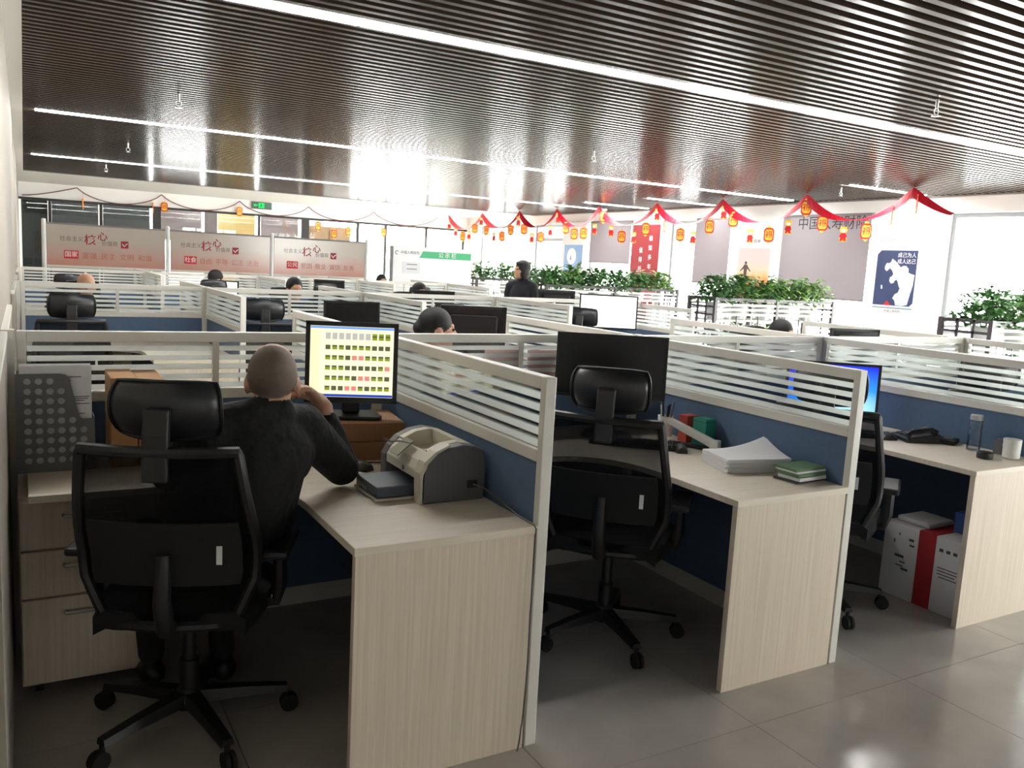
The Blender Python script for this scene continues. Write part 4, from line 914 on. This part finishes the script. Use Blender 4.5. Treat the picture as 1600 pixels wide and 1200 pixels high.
pend = [(18.84,2.53,'c'),(18.43,2.34,'c'),(18.0,2.22,'l'),(17.63,2.25,'c'),(17.32,2.41,'l'),(16.99,2.6,'c'),(16.69,2.36,'l'),(16.28,2.21,'c'),(15.89,2.21,'l'),(15.47,2.35,'l'),(15.13,2.56,'c'),(14.85,2.37,'l'),(14.48,2.18,'c'),(14.1,2.19,'l'),(13.72,2.33,'c'),(13.44,2.6,'c'),(13.11,2.37,'l'),(12.78,2.25,'l'),(12.43,2.26,'l'),(12.06,2.35,'c'),(11.78,2.58,'l'),(11.49,2.31,'c'),(11.14,2.19,'l'),(10.77,2.18,'c'),(10.42,2.33,'l'),(10.12,2.59,'c'),(9.88,2.37,'t'),(9.45,2.22,'l'),(9.12,2.18,'c'),(8.73,2.35,'l'),(8.42,2.58,'c'),(8.19,2.45,'l'),(7.79,2.2,'c'),(7.4,2.21,'l'),(7.03,2.33,'c'),(6.72,2.6,'l'),(6.4,2.37,'l'),(6.02,2.22,'c'),(5.65,2.25,'l'),(5.27,2.44,'t'),(4.93,2.58,'t')]
def ribbon_z(y):
    for s_ in range(len(pk)-1):
        (ya, za), (yb, zb) = pk[s_], pk[s_+1]
        if ya <= y <= yb:
            u = (y-ya)/(yb-ya)
            return za+(zb-za)*u**1.3 if s_ == 0 else za-0.35*(1-(2*u-1)**2)**0.85
    return 2.6
oct_ = [(-0.05,-0.105),(0.05,-0.105),(0.075,-0.07),(0.075,0.07),(0.05,0.105),(-0.05,0.105),(-0.075,0.07),(-0.075,-0.07)]
inner = [(x*0.78, z*0.78) for x, z in oct_]
plate_me = MB().prism(oct_, -0.003, 0.003, 'x').mesh('red_plate', red)
inner_me = MB().prism(inner, -0.0045, 0.0045, 'x').mesh('gold_panel', gold)
cap_me = MB().prism([(-0.035,0.105),(0.035,0.105),(0.02,0.13),(-0.02,0.13)], -0.003, 0.003, 'x').prism([(-0.035,-0.105),(0.035,-0.105),(0.0,-0.14)], -0.003, 0.003, 'x').mesh('gold_tips', gold)
fu = text('character', '\u798f', 0.115, red, None, face_mx(-0.0052, 0, 0), 0.0006, bold=0.001); fu_me = fu.data; bpy.data.objects.remove(fu)
charm_head = MB().prism([(0.05*math.cos(a)*(1.15 if 0.6 < a < 0.95 or 2.2 < a < 2.55 else 1), 0.05+0.045*math.sin(a)*(1.5 if 0.6 < a < 0.95 or 2.2 < a < 2.55 else 1)) for a in [2*PI*k/28 for k in range(28)]], -0.003, 0.003, 'x').mesh('gold_top', gold)
charm_face = MB().prism([(0.03*math.cos(2*PI*k/20), 0.042+0.026*math.sin(2*PI*k/20)) for k in range(20)], -0.0042, 0.0042, 'x').mesh('white_disc', whiteplastic)
charm_body = MB().prism([(-0.03,0.01),(0.03,0.01),(0.05,-0.035),(0.035,-0.06),(0.045,-0.10),(0.012,-0.10),(0,-0.07),(-0.012,-0.10),(-0.045,-0.10),(-0.035,-0.06),(-0.05,-0.035)], -0.003, 0.003, 'x').mesh('red_lower', red)
charm_gold = MB().prism([(-0.05,-0.06),(0.0,-0.045),(0.05,-0.06),(0.05,-0.10),(0.0,-0.115),(-0.05,-0.10)], -0.0022, 0.0022, 'x').mesh('gold_fringe', gold)
nl = nc = nt_ = 0
for (y, z, k) in sorted(pend):
    if k == 'l' or k == 't':
        rz = math.radians(48) if k == 'l' else math.radians(-42)
        if k == 'l': lab = '%s lantern-shaped red and gold pendant from the right on the main garland' % (ORD[nl] if nl < 20 else 'twenty-%s' % ORD[nl-20]); nl += 1
        else: lab = '%s edge-on pendant from the right on the main garland' % ORD[nt_]; nt_ += 1
        t = thing('lantern_pendant', lab, 'pendant', (GX, y, z), rz + random.uniform(-0.35, 0.35), 'lantern pendants on the garland')
        inst('red_plate', plate_me, t); inst('gold_panel', inner_me, t); inst('gold_tips', cap_me, t); inst('character', fu_me, t); top = 0.13
    else:
        t = thing('festive_charm', '%s yellow and red paper charm from the right on the main garland' % (ORD[nc] if nc < 20 else 'twenty-%s' % ORD[nc-20]), 'pendant', (GX, y, z), math.radians(50) + random.uniform(-0.35, 0.35), 'paper charms on the garland'); nc += 1
        inst('gold_top', charm_head, t); inst('white_disc', charm_face, t); inst('red_lower', charm_body, t); inst('gold_fringe', charm_gold, t); top = 0.095
    zt = ribbon_z(y) - 0.02 - z
    MB().cyl((0,0,top-0.005), (0,0,max(zt, top+0.02)), 0.0018, n=5).build('string', red, t)
# thin garland along the back wall; its backlit shade is painted into the colour
bp = [(-1.40,2.50),(-0.31,2.755),(1.49,2.755),(3.30,2.755),(5.04,2.755),(6.82,2.755),(8.71,2.755)]
for s_ in range(len(bp)-1):
    (xa, za), (xb, zb) = bp[s_], bp[s_+1]; pts = []
    for i in range(17):
        u = i/16; pts.append((xa+(xb-xa)*u, YB-0.05, za+(zb-za)*u-0.29*(1-(2*u-1)**2)**0.8 if s_ else za+(zb-za)*u**1.4))
    o = MB().tube(pts, 0.011, 6).build('garland_ribbon', mat('backlit_ribbon_%d' % s_, rgb(110,52,52), 0.7, var=0.1)); tag(o, 'thin garland along the back wall header, coloured dark as if backlit, %s swag from the left' % ORD[s_], 'garland', 'back wall garland swags')
def bz(x):
    for s_ in range(len(bp)-1):
        (xa, za), (xb, zb) = bp[s_], bp[s_+1]
        if xa <= x <= xb:
            u = (x-xa)/(xb-xa); return za+(zb-za)*u-0.29*(1-(2*u-1)**2)**0.8 if s_ else za+(zb-za)*u**1.4
    return 2.7
for i, (x, z, k) in enumerate(((-0.19,2.41,'t'),(1.30,2.44,'t'),(1.55,2.47,'l'),(3.30,2.50,'l'),(4.45,2.28,'t'),(5.30,2.28,'l'),(5.73,2.11,'l'),(6.12,2.20,'l'),(7.11,2.24,'l'),(8.24,2.19,'t'),(8.45,2.36,'t'))):
    t = thing('lantern_pendant', '%s small pendant from the left on the back wall garland' % ORD[i], 'pendant', (x, YB-0.05, z), PI/2 + (1.3 if k == 't' else random.uniform(-0.3,0.3)), 'pendants on the back wall')
    inst('red_plate', plate_me, t); inst('gold_panel', inner_me, t); inst('gold_tips', cap_me, t); inst('character', fu_me, t)
    MB().cyl((0,0,0.125), (0,0,max(bz(x)-z, 0.14)), 0.0018, n=5).build('string', red, t)

# ================================================================== WINDOW WALL: blinds, posters, red panel
blindm = sheer('grey_blind', rgb(160, 154, 158), 0.0, 0.20)
inkb = mat('blind_letter', rgb(62, 60, 66), 0.8, var=0.02)
for (y0, y1, z0, lab, tx) in ((6.42,8.14,1.295,'wide grey roller blind with dark lettering beside the puzzle poster','\u4e2d\u56fd\u4eba\u5bff\u8d22\u9669'),(9.36,10.28,1.42,'narrow grey roller blind left of the sunset poster',None),(12.27,13.74,1.72,'grey roller blind left of the red wall panel',None)):
    t = thing('roller_blind', lab, 'roller blind', (9.63, 0, 0), group='roller blinds on the window wall')
    MB().box(0, 0.006, y0, y1, z0, 2.56).build('sheet', blindm, t); MB().cyl((0.03,y0,2.575),(0.03,y1,2.575),0.03).build('roller', greytrim, t); MB().box(-0.004, 0.012, y0, y1, z0-0.025, z0).build('bottom_bar', greytrim, t)
    if tx: text('lettering', tx, 0.225, inkb, t, face_mx(-0.002, 7.15, 2.45), 0.001)
XP = XR-0.041
navyp = mat('poster_navy', rgb(52, 66, 104), 0.4, var=0.25, vscale=2.5); lil = mat('poster_lilac', rgb(206,212,236), 0.5, var=0.04); wht = mat('poster_white', rgb(244,244,246), 0.5, var=0.01)
def flat(poly, x, th, name, m_, parent): return MB().prism(poly, x-th, x, 'x').build(name, m_, parent)   # poly in (y, z)
t = thing('puzzle_poster', 'navy poster with pale jigsaw pieces on the column right of the wide blind', 'poster')
flat([(5.58,1.13),(6.27,1.13),(6.27,2.06),(5.58,2.06)], XP, 0.012, 'board', wht, t)
flat([(5.60,1.30),(5.65,1.25),(6.26,1.25),(6.26,1.99),(6.20,2.05),(5.60,2.05)], XP-0.012, 0.001, 'navy_print', navyp, t)
def rot(P_, a, oy, oz): return [(oy+y*math.cos(a)-z*math.sin(a), oz+y*math.sin(a)+z*math.cos(a)) for y, z in P_]
def circ(cy, cz, r_, n_=14): return [(cy+r_*math.cos(2*PI*k/n_), cz+r_*math.sin(2*PI*k/n_)) for k in range(n_)]
def pz(P_): return [(6.26-(x-520)/320*0.68, 2.05-(y-570)/370*0.80) for x, y in P_]
flat(pz([(640,625),(668,642),(690,662),(712,682),(730,672),(752,672),(772,690),(774,715),(790,722),(822,730),(818,800),(806,850),(760,850),(715,815),(700,778),(690,765),(676,772),(668,788),(648,792),(634,775),(636,752),(652,742),(660,728),(650,708),(630,688),(618,700),(605,710),(590,698),(588,678),(600,655),(618,656),(632,650)]), XP-0.013, 0.0008, 'puzzle_piece', wht, t)
flat(pz([(720,822),(760,850),(806,852),(790,930),(752,938),(700,936),(690,905),(672,890),(688,862),(712,850)]), XP-0.013, 0.0008, 'puzzle_piece', lil, t)
flat(pz([(570,805),(582,806),(586,830),(574,832)]), XP-0.013, 0.0008, 'puzzle_glint', lil, t)
flat([(5.95,1.25),(6.08,1.25),(6.02,1.32)], XP-0.013, 0.0008, 'red_mark', red, t); flat([(5.60,1.205),(6.26,1.205),(6.26,1.225),(5.60,1.225)], XP-0.012, 0.001, 'green_bar', mat('poster_green_bar', rgb(130,160,160), 0.5, var=0.02), t)
text('lettering', '\u6210\u5df1\u4e3a\u4eba', 0.075, wht, t, face_mx(XP-0.0145, 5.77, 1.98), 0.0006); text('lettering', '\u6210\u4eba\u8fbe\u5df1', 0.075, wht, t, face_mx(XP-0.0145, 5.77, 1.89), 0.0006)
text('caption', '\u4e2d\u56fd\u4eba\u5bff\u8d22\u9669', 0.045, inkb, t, face_mx(XP-0.0128, 5.92, 1.165), 0.0005)
sg = text('wall_caption', '\u516c\u53f8\u6587\u5316', 0.07, mat('caption_grey', rgb(150,150,156), 0.6, var=0.02), None, face_mx(XP-0.0006, 6.12, 2.20), 0.001); tag(sg, 'small grey caption above the puzzle poster', 'lettering')
# sunset poster
sun = bpy.data.materials.new('sunset_print'); sun.use_nodes = True; nt = sun.node_tree; b = nt.nodes['Principled BSDF']; b.inputs['Roughness'].default_value = 0.45
tc = nt.nodes.new('ShaderNodeTexCoord'); sp = nt.nodes.new('ShaderNodeSeparateXYZ'); rp = nt.nodes.new('ShaderNodeValToRGB'); ns = nt.nodes.new('ShaderNodeTexNoise'); ns.inputs['Scale'].default_value = 4; ad = nt.nodes.new('ShaderNodeMath'); ad.operation = 'MULTIPLY_ADD'; ad.inputs[1].default_value = 0.25
nt.links.new(tc.outputs['Generated'], sp.inputs[0]); nt.links.new(tc.outputs['Generated'], ns.inputs['Vector']); nt.links.new(ns.outputs['Fac'], ad.inputs[0]); nt.links.new(sp.outputs['Z'], ad.inputs[2]); nt.links.new(ad.outputs[0], rp.inputs[0]); nt.links.new(rp.outputs[0], b.inputs['Base Color'])
rp.color_ramp.elements[0].color = rgb(120,60,46); rp.color_ramp.elements[0].position = 0.28; rp.color_ramp.elements[1].color = rgb(196,186,184); rp.color_ramp.elements[1].position = 0.9
for ps_, cc_ in ((0.46, rgb(214,112,68)), (0.60, rgb(230,176,116)), (0.72, rgb(212,192,172))): e_ = rp.color_ramp.elements.new(ps_); e_.color = cc_
t = thing('sunset_poster', 'poster of a figure with spread arms before an orange sunset', 'poster')
flat([(8.39,1.12),(9.13,1.12),(9.13,2.06),(8.39,2.06)], XP, 0.012, 'print', sun, t)
sil = mat('silhouette_brown', rgb(78,62,60), 0.6, var=0.03)
fy, fz = 8.93, 1.60
flat(circ(fy, fz+0.20, 0.028), XP-0.012, 0.001, 'figure_head', sil, t)
flat([(fy-0.035,fz+0.17),(fy+0.035,fz+0.17),(fy+0.045,fz+0.15),(fy+0.13,fz+0.055),(fy+0.12,fz+0.045),(fy+0.04,fz+0.10),(fy+0.035,fz),(fy+0.04,fz-0.15),(fy+0.01,fz-0.15),(fy,fz-0.02),(fy-0.01,fz-0.15),(fy-0.04,fz-0.15),(fy-0.035,fz),(fy-0.04,fz+0.10),(fy-0.12,fz+0.045),(fy-0.13,fz+0.055),(fy-0.045,fz+0.15)], XP-0.012, 0.001, 'figure_body', sil, t)
sg = text('wall_caption', '\u4f01\u4e1a\u7cbe\u795e', 0.08, mat('caption_grey_b', rgb(130,130,136), 0.6, var=0.02), None, face_mx(XP-0.0006, 8.80, 2.17), 0.001); tag(sg, 'small grey caption above the sunset poster', 'lettering')
# moon and hill poster
t = thing('landscape_poster', 'blue poster with a pale moon over a green hill by the far door', 'poster')
flat([(14.07,1.25),(14.80,1.25),(14.80,2.08),(14.07,2.08)], XP, 0.012, 'sky_print', mat('poster_sky', rgb(120,166,214), 0.5, var=0.12, vscale=4), t)
flat(circ(14.48,1.82,0.19,24), XP-0.012, 0.0008, 'moon', mat('poster_moon', rgb(228,232,236), 0.5, var=0.05), t)
flat([(14.07,1.25),(14.80,1.25),(14.80,1.40),(14.62,1.45),(14.40,1.55),(14.20,1.68),(14.07,1.72)], XP-0.0128, 0.0008, 'hill', mat('poster_hill', rgb(96,112,112), 0.5, var=0.1, vscale=8), t)
flat([(14.07,1.25),(14.80,1.25),(14.78,1.44),(14.5,1.46),(14.2,1.52),(14.07,1.56)], XP-0.0136, 0.0008, 'meadow', mat('poster_meadow', rgb(196,206,96), 0.5, var=0.1, vscale=8), t)
flat([(14.47,1.74),(14.55,1.74),(14.51,1.86)], XP-0.013, 0.0008, 'boat', mat('poster_boat', rgb(96,132,176), 0.5, var=0.04), t)
# red wall panel with two columns of lettering
t = thing('red_wall_panel', 'tall dark red panel with white vertical lettering on a column', 'wall panel')
flat([(11.36,0.5),(12.24,0.5),(12.24,2.50),(11.36,2.50)], XP, 0.012, 'board', mat('deep_red_print', rgb(148,36,44), 0.5, var=0.08, vscale=2), t)
for k, ch in enumerate('\u76f8\u77e5\u591a\u5e74'): text('character', ch, 0.12, wht, t, face_mx(XP-0.0125, 11.62, 2.22-0.19*k), 0.0008)
for k, ch in enumerate('\u503c\u5f97\u6258\u4ed8'): text('character', ch, 0.12, wht, t, face_mx(XP-0.0125, 11.92, 1.98-0.19*k), 0.0008)

# ================================================================== BANNER BOARDS, NOTICE BOARD, EXIT SIGN
banner = bpy.data.materials.new('banner_print'); banner.use_nodes = True; nt = banner.node_tree; b = nt.nodes['Principled BSDF']; b.inputs['Roughness'].default_value = 0.18
tc = nt.nodes.new('ShaderNodeTexCoord'); sp = nt.nodes.new('ShaderNodeSeparateXYZ'); ns = nt.nodes.new('ShaderNodeTexNoise'); ns.inputs['Scale'].default_value = 3; ad = nt.nodes.new('ShaderNodeMath'); ad.operation = 'MULTIPLY_ADD'; ad.inputs[1].default_value = 0.35; rp = nt.nodes.new('ShaderNodeValToRGB')
nt.links.new(tc.outputs['Generated'], sp.inputs[0]); nt.links.new(tc.outputs['Generated'], ns.inputs['Vector']); nt.links.new(ns.outputs['Fac'], ad.inputs[0]); nt.links.new(sp.outputs['Z'], ad.inputs[2]); nt.links.new(ad.outputs[0], rp.inputs[0]); nt.links.new(rp.outputs[0], b.inputs['Base Color'])
rp.color_ramp.elements[0].color = rgb(196,138,122); rp.color_ramp.elements[0].position = 0.15; rp.color_ramp.elements[1].color = rgb(184,172,160); rp.color_ramp.elements[1].position = 0.8
e_ = rp.color_ramp.elements.new(0.45); e_.color = rgb(190,156,144)
bred = mat('banner_red', rgb(200,34,44), 0.5, var=0.04); bdark = mat('banner_dark_letter', rgb(104,84,80), 0.6, var=0.03); bdeep = mat('banner_deep_red', rgb(150,26,34), 0.5, var=0.03); bword = mat('banner_word', rgb(176,96,78), 0.6, var=0.04)
YN = 12.0
edges = [-1.134, 0.54, 2.133, 3.756]
rowsT = (('\u56fd\u5bb6', ('\u5bcc\u5f3a','\u6c11\u4e3b','\u6587\u660e','\u548c\u8c10'), 'left'), ('\u793e\u4f1a', ('\u81ea\u7531','\u5e73\u7b49','\u516c\u6b63','\u6cd5\u6cbb'), 'middle'), ('\u516c\u6c11', ('\u7231\u56fd','\u656c\u4e1a','\u8bda\u4fe1','\u53cb\u5584'), 'right'))
for k in range(3):
    x0, x1 = edges[k]+0.035, edges[k+1]-0.035; wd = x1-x0
    t = thing('display_board', 'pale pink slogan board with red lettering, %s of the three standing boards' % rowsT[k][2], 'display board', (x0, YN, 0), group='standing slogan boards')
    MB().box(0, wd, -0.01, 0.01, 1.19, 1.775).build('panel', banner, t); MB().box(0, wd, -0.018, 0.018, 1.775, 1.80).build('top_rail', greytrim, t); MB().box(0, wd, -0.018, 0.018, 1.155, 1.19).build('bottom_rail', alu, t)
    f = lambda u, z: face_my(u*wd, -0.0106, z)
    text('lettering', '\u793e\u4f1a\u4e3b\u4e49', 0.078, bdark, t, f(0.20, 1.575), 0.0008); text('lettering', '\u6838', 0.16, bdeep, t, f(0.35, 1.565), 0.0008, bold=0.002); text('lettering', '\u5fc3', 0.14, bdeep, t, f(0.455, 1.625), 0.0008, bold=0.002); text('lettering', '\u4ef7\u503c\u89c2', 0.075, bdark, t, f(0.515, 1.53), 0.0008)
    em_ = MB().box(0.61*wd, 0.675*wd, -0.0115, -0.01, 1.475, 1.58).build('emblem', bdeep, t); MB().tube([(0.622*wd,-0.012,1.54),(0.64*wd,-0.012,1.50),(0.652*wd,-0.012,1.53),(0.668*wd,-0.012,1.55)], 0.006, 5).build('swirl', paperm, em_)
    bx_ = MB().box(0.135*wd, 0.255*wd, -0.0115, -0.01, 1.29, 1.41).build('red_block', bred, t); text('lettering', rowsT[k][0], 0.088, paperm, bx_, face_my(0.195*wd, -0.0122, 1.35), 0.0006)
    for q, wv in enumerate(rowsT[k][1]): text('lettering', wv, 0.10, bword, t, f(0.345+0.158*q, 1.335), 0.0008)
for k, x in enumerate(edges):
    o = MB().cyl((0,0,0),(0,0,1.83),0.03,n=16).lathe([(0.03,1.83),(0.024,1.845),(0,1.85)], n=16).lathe([(0,0.0),(0.16,0.0),(0.16,0.012),(0.03,0.016)], n=20).build('board_post', whiteplastic, smooth=True, loc=(x, YN, 0)); tag(o, 'round white post of the slogan boards, %s from the left' % ORD[k], 'post', 'slogan board posts')
t = thing('notice_board', 'big white notice board with a green title strip behind the desks', 'notice board', (4.25, 12.0, 0))
MB().box(0, 1.55, 0, 0.16, 0.05, 1.77).build('cabinet', mat('board_white', rgb(240,240,240), 0.4, var=0.01), t, bevel=0.004)
MB().box(-0.003, 0.0, 0.0, 0.16, 0.05, 1.77).build('side_panel', greyplastic, t); MB().box(0, 1.55, 0, 0.16, 0, 0.05).build('plinth', greyplastic, t)
gs = MB().prism([(0.50,1.58),(1.53,1.58),(1.53,1.70),(0.57,1.70)], -0.004, 0, 'y').build('green_strip', mat('title_green', rgb(64,178,120), 0.4, var=0.03), t)
text('lettering', '\u516c \u793a \u680f', 0.10, wht, gs, face_my(1.05, -0.0048, 1.64), 0.0006)
text('lettering', '\u4e2d\u56fd\u4eba\u5bff\u8d22\u9669', 0.06, inkb, t, face_my(0.32, -0.001, 1.66), 0.0006)
MB().tube([(0.07+0.03*math.cos(a), -0.002, 1.655+0.03*math.sin(a)) for a in [0.6+k*0.45 for k in range(11)]], 0.005, 5).build('logo_ring', inkb, t)
nc_ = MB().box(0.18, 0.52, -0.006, 0, 1.30, 1.50).build('pinned_sheet', paperm, t)
for zz in (1.45, 1.37): MB().box(0.26, 0.46, -0.0066, -0.006, zz, zz+0.012).build('print_line', ink, nc_)
t = thing('exit_sign', 'green glowing exit sign on the white header of the back wall', 'exit sign', (3.60, YB-0.001, 2.60))
MB().box(0, 0.50, -0.03, 0, 0, 0.18).build('case', greyplastic, t, bevel=0.004)
eg = emission('exit_green', rgb(40, 225, 90), 1.0); MB().box(0.015, 0.485, -0.034, -0.03, 0.015, 0.165).build('face', mat('exit_face', rgb(70,96,80), 0.4, var=0.02), t)
MB().prism([(0.17,0.03),(0.31,0.03),(0.31,0.15),(0.17,0.15)], -0.036, -0.034, 'y').build('pictogram', eg, t)
MB().prism([(0.04,0.09),(0.085,0.125),(0.085,0.102),(0.14,0.102),(0.14,0.078),(0.085,0.078),(0.085,0.055)], -0.036, -0.034, 'y').build('arrow', eg, t)
rf = mat('exit_figure', rgb(12,60,30), 0.6, var=0.02)
MB().prism([(0.235+0.011*math.cos(2*PI*k/10), 0.132+0.011*math.sin(2*PI*k/10)) for k in range(10)], -0.037, -0.036, 'y').prism([(0.215,0.115),(0.25,0.118),(0.262,0.095),(0.245,0.098),(0.24,0.08),(0.262,0.06),(0.255,0.04),(0.232,0.065),(0.205,0.04),(0.195,0.05),(0.218,0.078)], -0.037, -0.036, 'y').build('running_figure', rf, t)



bpy.data.scenes.remove(TMP)
